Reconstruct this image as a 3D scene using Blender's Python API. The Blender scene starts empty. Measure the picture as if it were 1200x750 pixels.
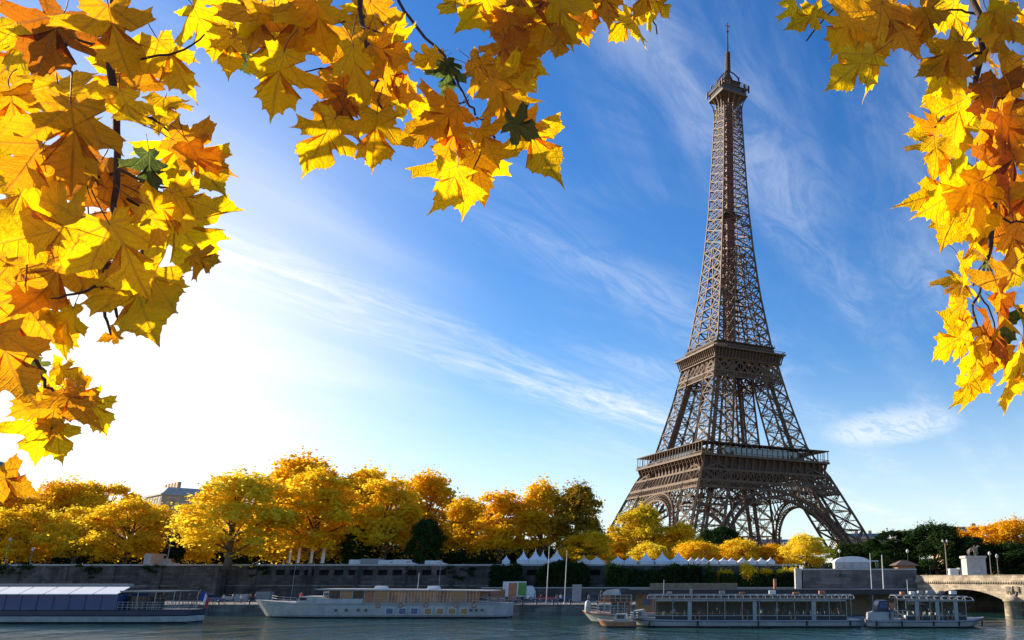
import bpy, bmesh, math, random
import numpy as np
from mathutils import Vector, Matrix, Euler
R = math.radians
sc = bpy.context.scene
COL = sc.collection

# ------------------------------------------------------------------ camera
PITCH, FPX, PX0, PY0, EYE = 0.296, 990.0, 836.0, 375.0, 3.0
cd = bpy.data.cameras.new('camera')
cam = bpy.data.objects.new('camera', cd); COL.objects.link(cam)
cam.location = (0, 0, EYE); cam.rotation_euler = (math.pi/2 + PITCH, 0, 0)
cd.sensor_width = 36; cd.lens = 36*FPX/1200
cd.shift_x = -(PX0-600)/1200
cd.clip_start = 0.05; cd.clip_end = 12000
sc.camera = cam

# ------------------------------------------------------------------ sky and sun
SUN_AZ, SUN_EL = 69.0, 21.0        # degrees to the left of the view direction (+Y), and above the horizon
sun_dir = Vector((-math.sin(R(SUN_AZ))*math.cos(R(SUN_EL)), math.cos(R(SUN_AZ))*math.cos(R(SUN_EL)), math.sin(R(SUN_EL))))
world = bpy.data.worlds.new('World'); sc.world = world; world.use_nodes = True
wt = world.node_tree; wn = wt.nodes; wl = wt.links
for n in list(wn): wn.remove(n)
def W(t, **k):
    n = wn.new(t)
    for a, b in k.items(): setattr(n, a, b)
    return n
def wmath(op, a, b=None, c=None, clamp=False):
    n = W('ShaderNodeMath', operation=op); n.use_clamp = clamp
    for i, v in enumerate((a, b, c)):
        if v is None: continue
        if isinstance(v, (int, float)): n.inputs[i].default_value = v
        else: wl.new(v, n.inputs[i])
    return n.outputs[0]
def wramp(v, lo, hi, a=0.0, b=1.0):
    n = W('ShaderNodeMapRange', interpolation_type='SMOOTHSTEP')
    wl.new(v, n.inputs[0]); n.inputs[1].default_value = lo; n.inputs[2].default_value = hi
    n.inputs[3].default_value = a; n.inputs[4].default_value = b
    return n.outputs[0]
def wmix(f, a, b):
    n = W('ShaderNodeMix', data_type='RGBA'); 
    wl.new(f, n.inputs[0])
    for i, v in ((6, a), (7, b)):
        if isinstance(v, tuple): n.inputs[i].default_value = v
        else: wl.new(v, n.inputs[i])
    return n.outputs[2]
SKY_STRENGTH = 0.075
sky = W('ShaderNodeTexSky', sky_type='NISHITA'); sky.sun_disc = False
sky.sun_elevation = R(SUN_EL); sky.sun_rotation = R(-SUN_AZ)
sky.air_density = 1.0; sky.dust_density = 0.3; sky.ozone_density = 2.0
hsv = W('ShaderNodeHueSaturation'); hsv.inputs['Saturation'].default_value = 1.4; hsv.inputs['Value'].default_value = 1.38; hsv.inputs['Hue'].default_value = .512
wl.new(sky.outputs[0], hsv.inputs['Color'])
tc = W('ShaderNodeTexCoord'); sep = W('ShaderNodeSeparateXYZ'); wl.new(tc.outputs['Generated'], sep.inputs[0])
dz = wmath('MAXIMUM', sep.outputs[2], 0.03)
cu = wmath('DIVIDE', sep.outputs[0], dz); cv = wmath('DIVIDE', sep.outputs[1], dz)
# cirrus sheet: s runs across the streaks, t along them
cs = wmath('SUBTRACT', wmath('MULTIPLY', cu, .932), wmath('MULTIPLY', cv, .362))
ct = wmath('ADD', wmath('MULTIPLY', cu, .362), wmath('MULTIPLY', cv, .932))
def cloudnoise(fs, ft, off, detail=9, dist=.6, rough=.6):
    cb = W('ShaderNodeCombineXYZ')
    wl.new(wmath('MULTIPLY', cs, fs), cb.inputs[0]); wl.new(wmath('MULTIPLY', ct, ft), cb.inputs[1]); cb.inputs[2].default_value = off
    n = W('ShaderNodeTexNoise'); wl.new(cb.outputs[0], n.inputs['Vector'])
    n.inputs['Scale'].default_value = 1; n.inputs['Detail'].default_value = detail
    n.inputs['Roughness'].default_value = rough; n.inputs['Distortion'].default_value = dist
    return n.outputs[0]
n1 = cloudnoise(1.5, .42, 3.1); n2 = cloudnoise(7.0, 1.9, 9.7, dist=1.6, rough=.68); n3 = cloudnoise(.7, .3, 14.0, detail=4)
def band(s0, wd, w0):      # soft streak at s = s0
    d = wmath('ADD', wmath('SUBTRACT', cs, s0), wmath('MULTIPLY', wmath('SUBTRACT', n3, .5), 1.1*wd))
    return wmath('MULTIPLY', wramp(wmath('ABSOLUTE', d), 0, wd, 1, 0), w0)
bands = wmath('ADD', wmath('ADD', band(-2.45, .42, .75), band(-.62, .16, .24)), wmath('ADD', band(-.02, .17, .22), band(-1.35, .3, .22)))
wisps = wmath('ADD', wmath('MULTIPLY', wramp(n1, .46, .85), .30), wmath('MULTIPLY', bands, wramp(n1, .28, .68)))
wisps = wmath('MULTIPLY', wisps, wramp(n2, .30, .68, .25, 1.25))
# thick bright veil of thin cloud round the sun's side of the sky
gd = Vector((-math.sin(R(37)), math.cos(R(37)), math.tan(R(10)))).normalized()
dp = W('ShaderNodeVectorMath', operation='DOT_PRODUCT'); wl.new(tc.outputs['Generated'], dp.inputs[0]); dp.inputs[1].default_value = gd
ang = wmath('ARCCOSINE', wmath('MINIMUM', dp.outputs['Value'], 1.0))
angn = wmath('ADD', ang, wmath('MULTIPLY', wmath('SUBTRACT', n1, .5), .16))
veil = wmath('POWER', wramp(angn, .0, .46, 1.0, 0.0), 1.5)
low = wramp(sep.outputs[2], -.02, .26, .60, 0.0)                      # pale band along the horizon
pd = wmath('ADD', wmath('POWER', wmath('MULTIPLY', wmath('SUBTRACT', cu, 1.24), 2.1), 2.0), wmath('POWER', wmath('MULTIPLY', wmath('SUBTRACT', cv, 5.9), 1.1), 2.0))
puff = wmath('MULTIPLY', wramp(wmath('ADD', pd, wmath('MULTIPLY', wmath('SUBTRACT', n2, .5), 2.2)), .15, 1.2, .62, 0.0), wramp(n2, .35, .6, .3, 1.0))
CLOUD = (7.5, 7.9, 8.6, 1); VEIL = (9.5, 9.3, 8.9, 1); LOWC = (6.2, 7.2, 8.4, 1)
c1 = wmix(low, hsv.outputs[0], LOWC)
c2 = wmix(wmath('MINIMUM', wmath('ADD', wisps, puff), .8), c1, CLOUD)
c3 = wmix(wmath('MULTIPLY', veil, .97), c2, VEIL)
bg = W('ShaderNodeBackground'); bg.inputs['Strength'].default_value = SKY_STRENGTH
wl.new(c3, bg.inputs['Color'])
wo = W('ShaderNodeOutputWorld'); wl.new(bg.outputs[0], wo.inputs[0])

sl = bpy.data.lights.new('sun', 'SUN'); sl.energy = 5.0; sl.angle = R(0.5); sl.color = (1.0, .87, .68)
so = bpy.data.objects.new('sun', sl); COL.objects.link(so)
so.rotation_euler = sun_dir.to_track_quat('Z', 'Y').to_euler()
sc.view_settings.view_transform = 'Standard'; sc.view_settings.look = 'None'
sc.view_settings.exposure = 0.86; sc.view_settings.gamma = 1.0; sc.view_settings.use_curve_mapping = False
try:
    sc.cycles.max_bounces = 8; sc.cycles.transparent_max_bounces = 8; sc.cycles.use_denoising = True
    sc.cycles.transmission_bounces = 4
except Exception: pass

# ------------------------------------------------------------------ helpers
CP, SP = math.cos(PITCH), math.sin(PITCH)
def at(px, py, Y):
    a, b = (px-PX0)/FPX, (PY0-py)/FPX
    d = (a, CP-b*SP, SP+b*CP); k = Y/d[1]
    return Vector((a*k, Y, EYE+d[2]*k))
def zat(py, Y): return at(PX0, py, Y).z
def xat(px, Y, z): return (px-PX0)/FPX*(Y*CP+(z-EYE)*SP)
def tag(o, label=None, cat=None, group=None, kind=None):
    if label: o['label'] = label
    if cat: o['category'] = cat
    if group: o['group'] = group
    if kind: o['kind'] = kind
    return o
def link(o, parent=None):
    COL.objects.link(o)
    if parent is not None: o.parent = parent
    return o
def empty(name, loc, label, cat, group=None, rz=0, s=1):
    o = bpy.data.objects.new(name, None); COL.objects.link(o)
    o.location = loc; o.rotation_euler = (0, 0, rz); o.scale = (s, s, s) if not hasattr(s, '__len__') else s
    o.empty_display_size = .2
    return tag(o, label, cat, group)
def kids(o, lst): return [c for c in lst if c.parent is o]
def dup(root, loc, label, rz=None, scale=None, group=None):
    def cp(o, par):
        c = o.copy(); COL.objects.link(c)
        if par is not None: c.parent = par
        for ch in list(o.children): cp(ch, c)
        return c
    c = cp(root, None); c.location = loc; c['label'] = label
    if rz is not None: c.rotation_euler = (0, 0, rz)
    if scale is not None: c.scale = scale
    if group: c['group'] = group
    return c

class MB:
    def __init__(s): s.v = []; s.f = []; s.m = []; s.mi = 0
    def quad(s, *p):
        b = len(s.v); s.v += [tuple(q) for q in p]; s.f.append(tuple(range(b, b+len(p)))); s.m.append(s.mi); return s
    def box(s, x0, x1, y0, y1, z0, z1):
        b = len(s.v)
        s.v += [(x0,y0,z0),(x1,y0,z0),(x1,y1,z0),(x0,y1,z0),(x0,y0,z1),(x1,y0,z1),(x1,y1,z1),(x0,y1,z1)]
        for q in ((0,3,2,1),(4,5,6,7),(0,1,5,4),(1,2,6,5),(2,3,7,6),(3,0,4,7)):
            s.f.append(tuple(b+i for i in q)); s.m.append(s.mi)
        return s
    def cbox(s, c, sz):
        return s.box(c[0]-sz[0]/2, c[0]+sz[0]/2, c[1]-sz[1]/2, c[1]+sz[1]/2, c[2]-sz[2]/2, c[2]+sz[2]/2)
    def bar(s, p, q, w, h=None, up=(0,0,1)):
        p = Vector(p); q = Vector(q); d = q-p
        if d.length < 1e-6: return s
        h = w if h is None else h
        d.normalize(); u = Vector(up)
        if abs(d.dot(u)) > .98: u = Vector((0,1,0)) if abs(d.y) < .9 else Vector((1,0,0))
        a = d.cross(u).normalized(); c = a.cross(d)
        b = len(s.v)
        for e in (p, q):
            for i, j in ((-1,-1),(1,-1),(1,1),(-1,1)):
                s.v.append(tuple(e + a*(w/2*i) + c*(h/2*j)))
        for q4 in ((0,1,5,4),(1,2,6,5),(2,3,7,6),(3,0,4,7),(3,2,1,0),(4,5,6,7)):
            s.f.append(tuple(b+i for i in q4)); s.m.append(s.mi)
        return s
    def tube(s, path, rad, n=7, cap=True):
        path = [Vector(p) for p in path]; k = len(path)
        if not hasattr(rad, '__len__'): rad = [rad]*k
        b = len(s.v); prev = None
        for i, p in enumerate(path):
            d = (path[min(i+1,k-1)]-path[max(i-1,0)]).normalized()
            if prev is None:
                u = Vector((0,0,1)) if abs(d.z) < .9 else Vector((1,0,0))
                a = d.cross(u).normalized()
            else: a = (prev - d*prev.dot(d)).normalized()
            prev = a; c = d.cross(a)
            for j in range(n):
                t = 2*math.pi*j/n
                s.v.append(tuple(p + (a*math.cos(t)+c*math.sin(t))*rad[i]))
        for i in range(k-1):
            for j in range(n):
                s.f.append((b+i*n+j, b+i*n+(j+1)%n, b+(i+1)*n+(j+1)%n, b+(i+1)*n+j)); s.m.append(s.mi)
        if cap:
            s.f.append(tuple(b+j for j in reversed(range(n)))); s.m.append(s.mi)
            s.f.append(tuple(b+(k-1)*n+j for j in range(n))); s.m.append(s.mi)
        return s
    def lathe(s, prof, c=(0,0,0), n=16, rot=0):
        b = len(s.v); k = len(prof)
        for r, z in prof:
            for j in range(n):
                t = 2*math.pi*j/n+rot; s.v.append((c[0]+r*math.cos(t), c[1]+r*math.sin(t), c[2]+z))
        for i in range(k-1):
            for j in range(n):
                s.f.append((b+i*n+j, b+i*n+(j+1)%n, b+(i+1)*n+(j+1)%n, b+(i+1)*n+j)); s.m.append(s.mi)
        s.f.append(tuple(b+(k-1)*n+j for j in range(n))); s.m.append(s.mi)
        return s
    def prism(s, poly, y0, y1):      # poly in (x, z), extruded along y
        b = len(s.v); n = len(poly)
        s.v += [(x,y0,z) for x, z in poly] + [(x,y1,z) for x, z in poly]
        s.f.append(tuple(b+i for i in range(n))); s.m.append(s.mi)
        s.f.append(tuple(b+n+i for i in reversed(range(n)))); s.m.append(s.mi)
        for i in range(n):
            j = (i+1) % n
            s.f.append((b+j, b+i, b+n+i, b+n+j)); s.m.append(s.mi)
        return s
    def mesh(s, name, mats, smooth=False):
        me = bpy.data.meshes.new(name); me.from_pydata(s.v, [], s.f)
        for m in (mats if isinstance(mats, (list, tuple)) else [mats]): me.materials.append(m)
        if any(s.m): me.polygons.foreach_set('material_index', s.m)
        if smooth: me.polygons.foreach_set('use_smooth', [True]*len(s.f))
        me.update(); return me
    def build(s, name, mats, parent=None, smooth=False, loc=None):
        o = bpy.data.objects.new(name, s.mesh(name, mats, smooth)); link(o, parent)
        if loc is not None: o.location = loc
        return o
def fixnormals(o):
    bm = bmesh.new(); bm.from_mesh(o.data); bmesh.ops.recalc_face_normals(bm, faces=bm.faces); bm.to_mesh(o.data); bm.free(); return o
def bevel(o, w=.05, seg=2):
    m = o.modifiers.new('bevel', 'BEVEL'); m.width = w; m.segments = seg; m.limit_method = 'ANGLE'; return o

# ------------------------------------------------------------------ materials
def nm(name):
    m = bpy.data.materials.new(name); m.use_nodes = True
    return m, m.node_tree.nodes, m.node_tree.links, m.node_tree.nodes['Principled BSDF']
def mat(name, col, rough=.6, var=.18, scale=1.5, bump=.15, metal=0.0, spec=.5, detail=6):
    m, n, l, p = nm(name)
    t = n.new('ShaderNodeTexCoord'); no = n.new('ShaderNodeTexNoise')
    l.new(t.outputs['Object'], no.inputs['Vector']); no.inputs['Scale'].default_value = scale; no.inputs['Detail'].default_value = detail
    no.inputs['Roughness'].default_value = .65
    mx = n.new('ShaderNodeMix'); mx.data_type = 'RGBA'
    rp = n.new('ShaderNodeMapRange'); rp.inputs[1].default_value = .3; rp.inputs[2].default_value = .7; l.new(no.outputs[0], rp.inputs[0])
    mx.inputs[6].default_value = (*[c*(1-var) for c in col], 1); mx.inputs[7].default_value = (*[min(1, c*(1+var)) for c in col], 1)
    l.new(rp.outputs[0], mx.inputs[0]); l.new(mx.outputs[2], p.inputs['Base Color'])
    p.inputs['Roughness'].default_value = rough; p.inputs['Metallic'].default_value = metal; p.inputs['Specular IOR Level'].default_value = spec
    if bump:
        b = n.new('ShaderNodeBump'); b.inputs['Strength'].default_value = bump; b.inputs['Distance'].default_value = .1
        l.new(no.outputs[0], b.inputs['Height']); l.new(b.outputs[0], p.inputs['Normal'])
    return m
def stone(name, col, bw=1.6, bh=.55, rough=.85, mortar=.6, stain=.45):
    m, n, l, p = nm(name)
    t = n.new('ShaderNodeTexCoord'); sp_ = n.new('ShaderNodeSeparateXYZ'); cb = n.new('ShaderNodeCombineXYZ')
    l.new(t.outputs['Object'], sp_.inputs[0])
    ad = n.new('ShaderNodeMath'); ad.operation = 'ADD'; l.new(sp_.outputs[0], ad.inputs[0]); l.new(sp_.outputs[1], ad.inputs[1])
    l.new(ad.outputs[0], cb.inputs[0]); l.new(sp_.outputs[2], cb.inputs[1])
    br = n.new('ShaderNodeTexBrick'); l.new(cb.outputs[0], br.inputs['Vector'])
    br.inputs['Scale'].default_value = 1; br.inputs['Brick Width'].default_value = bw; br.inputs['Row Height'].default_value = bh
    br.inputs['Mortar Size'].default_value = .025; br.inputs['Mortar Smooth'].default_value = .3
    br.inputs['Color1'].default_value = (*[c*.68 for c in col], 1); br.inputs['Color2'].default_value = (*[c*1.3 for c in col], 1)
    br.inputs['Mortar'].default_value = (*[c*mortar for c in col], 1)
    no = n.new('ShaderNodeTexNoise'); no.inputs['Scale'].default_value = .35; no.inputs['Detail'].default_value = 8; no.inputs['Roughness'].default_value = .7
    mp = n.new('ShaderNodeMapping'); mp.inputs['Scale'].default_value = (1, 1, .35); l.new(t.outputs['Object'], mp.inputs[0]); l.new(mp.outputs[0], no.inputs['Vector'])
    rp = n.new('ShaderNodeMapRange'); rp.inputs[1].default_value = .35; rp.inputs[2].default_value = .7; rp.inputs[3].default_value = 1-stain; rp.inputs[4].default_value = 1.1
    l.new(no.outputs[0], rp.inputs[0])
    mx = n.new('ShaderNodeMix'); mx.data_type = 'RGBA'; mx.blend_type = 'MULTIPLY'; mx.inputs[0].default_value = 1
    l.new(br.outputs[0], mx.inputs[6]); l.new(rp.outputs[0], mx.inputs[7]); l.new(mx.outputs[2], p.inputs['Base Color'])
    p.inputs['Roughness'].default_value = rough
    b = n.new('ShaderNodeBump'); b.inputs['Strength'].default_value = .4; b.inputs['Distance'].default_value = .05
    l.new(br.outputs['Fac'], b.inputs['Height']); b.invert = True; l.new(b.outputs[0], p.inputs['Normal'])
    return m
def glass(name, col, rough=.05):
    m, n, l, p = nm(name)
    p.inputs['Base Color'].default_value = (*col, 1); p.inputs['Roughness'].default_value = rough
    p.inputs['Specular IOR Level'].default_value = .9; p.inputs['Coat Weight'].default_value = .3
    no = n.new('ShaderNodeTexNoise'); no.inputs['Scale'].default_value = .6
    b = n.new('ShaderNodeBump'); b.inputs['Strength'].default_value = .05; l.new(no.outputs[0], b.inputs['Height']); l.new(b.outputs[0], p.inputs['Normal'])
    return m
def clear_glass(name, tint):
    m, n, l, p = nm(name)
    out = n['Material Output']; tr = n.new('ShaderNodeBsdfTransparent'); tr.inputs[0].default_value = (*tint, 1)
    gl = n.new('ShaderNodeBsdfGlossy'); gl.inputs['Roughness'].default_value = .03
    fr = n.new('ShaderNodeFresnel'); fr.inputs[0].default_value = 1.5
    mx = n.new('ShaderNodeMixShader'); l.new(fr.outputs[0], mx.inputs[0]); l.new(tr.outputs[0], mx.inputs[1]); l.new(gl.outputs[0], mx.inputs[2])
    l.new(mx.outputs[0], out.inputs[0]); return m
def foliage(name, ca, cb_, trans=.55, tcol=None, scale=.35):
    """cards of leaves: diffuse + translucent, colour drifting from clump to clump and from tree to tree"""
    m, n, l, p = nm(name); out = n['Material Output']
    t = n.new('ShaderNodeTexCoord'); no = n.new('ShaderNodeTexNoise'); no.inputs['Scale'].default_value = scale; no.inputs['Detail'].default_value = 5
    no.inputs['Roughness'].default_value = .75
    l.new(t.outputs['Object'], no.inputs['Vector'])
    oi = n.new('ShaderNodeObjectInfo')
    a = n.new('ShaderNodeMath'); a.operation = 'MULTIPLY_ADD'; l.new(oi.outputs['Random'], a.inputs[0]); a.inputs[1].default_value = .24; a.inputs[2].default_value = -.10
    s = n.new('ShaderNodeMath'); s.operation = 'ADD'; l.new(no.outputs[0], s.inputs[0]); l.new(a.outputs[0], s.inputs[1])
    rp = n.new('ShaderNodeMapRange'); rp.inputs[1].default_value = .3; rp.inputs[2].default_value = .7; l.new(s.outputs[0], rp.inputs[0])
    mx = n.new('ShaderNodeMix'); mx.data_type = 'RGBA'; mx.inputs[6].default_value = (*ca, 1); mx.inputs[7].default_value = (*cb_, 1)
    l.new(rp.outputs[0], mx.inputs[0])
    d = n.new('ShaderNodeBsdfDiffuse'); l.new(mx.outputs[2], d.inputs[0])
    tr = n.new('ShaderNodeBsdfTranslucent')
    if tcol is not None:
        m2 = n.new('ShaderNodeMix'); m2.data_type = 'RGBA'; m2.blend_type = 'MULTIPLY'; m2.inputs[0].default_value = 1
        l.new(mx.outputs[2], m2.inputs[6]); m2.inputs[7].default_value = (*tcol, 1); l.new(m2.outputs[2], tr.inputs[0])
    else: l.new(mx.outputs[2], tr.inputs[0])
    ms = n.new('ShaderNodeMixShader'); ms.inputs[0].default_value = trans
    l.new(d.outputs[0], ms.inputs[1]); l.new(tr.outputs[0], ms.inputs[2]); l.new(ms.outputs[0], out.inputs[0])
    return m
M = {}
M['iron'] = mat('brown_iron', (.135,.080,.046), .62, .22, .25, .05, spec=.25)
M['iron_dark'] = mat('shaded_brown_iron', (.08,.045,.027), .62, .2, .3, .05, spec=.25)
M['iron_red'] = mat('lift_shaft_red', (.20,.045,.035), .6, .2, .3, .05)
M['deck_glass'] = glass('deck_glass', (.10,.12,.13))
M['wall_stone'] = stone('river_wall_stone', (.125,.108,.092), 1.8, .6, stain=.7)
M['ramp_stone'] = stone('ramp_wall_stone', (.16,.15,.14), 2.2, .7)
M['quay_stone'] = stone('quay_edge_stone', (.26,.23,.19), 2.0, .65)
M['bridge_stone'] = stone('bridge_limestone', (.50,.40,.28), 1.4, .5, stain=.5)
M['pale_stone'] = mat('pale_limestone', (.42,.40,.37), .8, .2, .8, .2)
M['house_stone'] = mat('house_stone', (.50,.36,.22), .8, .15, .3, .1)
M['zinc'] = mat('zinc_roof', (.20,.23,.27), .5, .2, .5, .1)
M['copper'] = mat('green_copper', (.12,.2,.17), .6, .25, .6, .1)
M['cobble'] = mat('quay_paving', (.17,.155,.14), .9, .25, .6, .3)
M['soil'] = mat('gravel_ground', (.2,.17,.12), .95, .25, .4, .3)
M['bark'] = mat('bark', (.13,.095,.065), .9, .3, 2.0, .6)
M['bark_pale'] = mat('plane_bark', (.25,.19,.12), .9, .35, 1.2, .5)
M['twig'] = mat('dark_twig', (.06,.03,.02), .8, .3, 60, .3)
M['gold'] = foliage('gold_foliage', (.95,.58,.012), (.98,.82,.07), .6)
M['amber'] = foliage('amber_foliage', (.92,.48,.012), (.98,.70,.035), .6)
M['olive'] = foliage('turning_foliage', (.08,.11,.02), (.80,.42,.03), .45)
M['lime'] = foliage('yellow_green_foliage', (.55,.42,.02), (.92,.66,.04), .5)
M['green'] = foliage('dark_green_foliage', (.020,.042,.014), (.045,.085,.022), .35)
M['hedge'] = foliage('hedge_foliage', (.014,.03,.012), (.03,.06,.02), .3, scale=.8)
M['white'] = mat('white_paint', (.72,.72,.70), .45, .08, .8, .02)
M['canvas'] = mat('white_canvas', (.78,.78,.78), .8, .06, .6, .05)
M['offwhite'] = mat('weathered_white', (.46,.44,.41), .5, .22, .7, .05)
M['grey'] = mat('grey_paint', (.28,.28,.28), .5, .12, .7, .05)
M['steel'] = mat('galvanised_steel', (.30,.31,.32), .45, .12, 1.2, .03, metal=.5)
M['dark'] = mat('dark_paint', (.025,.025,.03), .5, .3, .9, .05)
M['black'] = mat('shade_black', (.008,.008,.008), .9, .2, .6, 0)  # near-black colour standing for the shade inside the wall openings
M['navy'] = mat('navy_paint', (.016,.026,.06), .35, .2, .6, .03)
M['blueglass'] = glass('blue_glass', (.015,.06,.19), .08)
M['darkglass'] = glass('dark_glass', (.02,.022,.025), .06)
M['warmglass'] = glass('curtained_glass', (.62,.24,.11), .2)
def curtain(name, c1, c2, sc_):
    m, n, l, p = nm(name)
    t = n.new('ShaderNodeTexCoord'); w = n.new('ShaderNodeTexWave'); w.wave_type = 'BANDS'; w.bands_direction = 'X'
    w.inputs['Scale'].default_value = sc_; w.inputs['Distortion'].default_value = 3.5; w.inputs['Detail'].default_value = 3; w.inputs['Detail Scale'].default_value = .8
    l.new(t.outputs['Object'], w.inputs['Vector'])
    no = n.new('ShaderNodeTexNoise'); no.inputs['Scale'].default_value = .5; l.new(t.outputs['Object'], no.inputs['Vector'])
    mu = n.new('ShaderNodeMath'); mu.operation = 'MULTIPLY_ADD'; l.new(no.outputs[0], mu.inputs[0]); mu.inputs[1].default_value = 1.6; mu.inputs[2].default_value = -.55
    ad = n.new('ShaderNodeMath'); ad.operation = 'MULTIPLY_ADD'; l.new(w.outputs['Fac'], ad.inputs[0]); ad.inputs[1].default_value = .5; l.new(mu.outputs[0], ad.inputs[2]); ad.use_clamp = True
    mx = n.new('ShaderNodeMix'); mx.data_type = 'RGBA'; l.new(ad.outputs[0], mx.inputs[0]); mx.inputs[6].default_value = (*c1,1); mx.inputs[7].default_value = (*c2,1)
    l.new(mx.outputs[2], p.inputs['Base Color']); p.inputs['Roughness'].default_value = .3; p.inputs['Coat Weight'].default_value = .5; return m
M['warmglass'] = curtain('orange_curtain_window', (.12,.035,.015), (.80,.34,.16), .55)
M['amberglass'] = glass('amber_glass', (.34,.14,.04), .15)
M['paneglass'] = clear_glass('clear_pane', (.62,.66,.66))
M['wood'] = mat('varnished_wood', (.28,.12,.045), .5, .25, 2.5, .1)
M['rust'] = mat('faded_orange_paint', (.42,.17,.08), .7, .3, 1.0, .1)
M['red'] = mat('red_paint', (.55,.03,.03), .5, .1, 1, 0)
M['blue'] = mat('blue_cloth', (.02,.05,.32), .7, .1, 1, 0)
M['greenpaint'] = mat('green_paint', (.10,.28,.05), .5, .15, 1, .02)
M['rubber'] = mat('rubber', (.02,.02,.02), .85, .1, 3, .1)
M['bronze'] = mat('weathered_stone_figure', (.22,.18,.13), .7, .3, 1.5, .2)
M['lamp'] = mat('lamp_glass', (.6,.58,.5), .3, .05, 2, 0)
M['carblue'] = mat('car_blue', (.05,.08,.17), .25, .05, 1, 0)
M['skin'] = mat('skin', (.45,.27,.19), .6, .05, 5, 0)
M['hair'] = mat('hair', (.04,.025,.015), .7, .1, 5, 0)
M['jeans'] = mat('dark_trousers', (.03,.04,.07), .8, .1, 5, 0)

# water
def water_mat():
    m, n, l, p = nm('river_water')
    p.inputs['Base Color'].default_value = (.014,.062,.056,1); p.inputs['Roughness'].default_value = .07; p.inputs['IOR'].default_value = 1.33
    t = n.new('ShaderNodeTexCoord')
    def nz(sx, sy, d, dist):
        mp = n.new('ShaderNodeMapping'); mp.inputs['Scale'].default_value = (sx, sy, 1); l.new(t.outputs['Object'], mp.inputs[0])
        q = n.new('ShaderNodeTexNoise'); q.inputs['Scale'].default_value = 1; q.inputs['Detail'].default_value = d; q.inputs['Distortion'].default_value = dist
        q.inputs['Roughness'].default_value = .6
        l.new(mp.outputs[0], q.inputs['Vector']); return q.outputs[0]
    a = nz(.55, .24, 5, .6); b_ = nz(.12, .05, 3, .3); c = nz(1.6, .9, 3, .4)
    s1 = n.new('ShaderNodeMath'); s1.operation = 'MULTIPLY_ADD'; l.new(b_, s1.inputs[0]); s1.inputs[1].default_value = 1.6; l.new(a, s1.inputs[2])
    s2 = n.new('ShaderNodeMath'); s2.operation = 'MULTIPLY_ADD'; l.new(c, s2.inputs[0]); s2.inputs[1].default_value = .22; l.new(s1.outputs[0], s2.inputs[2])
    b = n.new('ShaderNodeBump'); b.inputs['Strength'].default_value = 1.0; b.inputs['Distance'].default_value = .5
    pt = nz(.035, .02, 3, 1.0); rp = n.new('ShaderNodeMapRange'); rp.inputs[1].default_value = .35; rp.inputs[2].default_value = .65; rp.inputs[3].default_value = .35; rp.inputs[4].default_value = 1.15
    l.new(pt, rp.inputs[0]); s3 = n.new('ShaderNodeMath'); s3.operation = 'MULTIPLY'; l.new(s2.outputs[0], s3.inputs[0]); l.new(rp.outputs[0], s3.inputs[1])
    l.new(s3.outputs[0], b.inputs['Height']); l.new(b.outputs[0], p.inputs['Normal'])
    return m
M['water'] = water_mat()

# ------------------------------------------------------------------ setting
ZW, ZQ, ZS, ZR = -3.8, -1.9, 5.0, 2.6     # water, lower quay, street, street by the bridge
YQ, YW = 170.0, 205.0
def gz(x, y):
    f = min(1, max(0, (x-42)/10)); f = f*f*(3-2*f)
    near = ZS*(1-f) + ZR*f
    return near
tag(MB().quad((-3000,-300,ZW),(3000,-300,ZW),(3000,YW+2,ZW),(-3000,YW+2,ZW)).build('river_water', M['water']), kind='structure')
xs = [-6000,-2000,-800,-300,-100,0,20,42,44.5,47,49.5,52,80,200,800,2000,6000]; ys = [YW+.4,215,240,300,500,1000,3000,9000]
g = MB(); 
for i in range(len(xs)-1):
    for j in range(len(ys)-1):
        P = [(xs[i],ys[j]),(xs[i+1],ys[j]),(xs[i+1],ys[j+1]),(xs[i],ys[j+1])]
        g.quad(*[(x,y,gz(x,y)) for x, y in P])
tag(g.build('ground', M['soil']), kind='structure')
# lower quay: paving sheet and stone edge
q = MB(); q.box(-900, 41, YQ, YW+.2, ZW-3, ZQ-.25)
tag(q.build('quay_wall', M['quay_stone']), kind='structure')
q = MB(); q.box(-900, 41.06, YQ-.12, YW+.2, ZQ-.25, ZQ); tag(q.build('quay_pavement', M['cobble']), kind='structure')
q = MB(); q.box(41, 900, 196, YW+.2, ZW-3, 1.0); tag(q.build('quay_foundation', M['quay_stone']), kind='structure')
near = MB().box(-400, 400, -300, 1.2, ZW-3, 1.35); tag(near.build('near_quay', M['cobble']), kind='structure')

# ---- upper river wall (left of the ramp), with dark openings
wall = empty('river_wall', (0, YW, ZQ), 'long grey stone embankment wall behind the lower quay, dark slots near its top', 'wall')
H = 6.0-ZQ
slots = []
for k in range(12):
    px = 322+k*17.2; slots.append((xat(px, YW, 4.1), xat(px+11.5, YW, 4.1)))
for k in range(3): 
    px = 617+k*37; slots.append((xat(px, YW, 3.2), xat(px+12, YW, 3.2)))
slots.sort()
b = MB(); x0, x1 = -900, 20
zs0, zs1 = 3.55-ZQ, 4.75-ZQ
b.box(x0, x1, 0, .9, 0, zs0); b.box(x0, x1, 0, .9, zs1, H-.35)
cur = x0
for a_, c_ in slots + [(x1, x1)]:
    if a_ > cur: b.box(cur, a_, .003, .9, zs0, zs1)
    cur = c_
b.build('wall_body', M['wall_stone'], wall)
MB().box(x0, x1, -.18, 1.1, H-.35, H).build('coping', M['pale_stone'], wall)
for a_, c_ in slots: MB().box(a_-.05, c_+.05, .92, 1.0, zs0-.05, zs1+.05).build('slot', M['black'], wall)  # black back plane paints the dark interior behind each opening
pil = MB()
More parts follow.
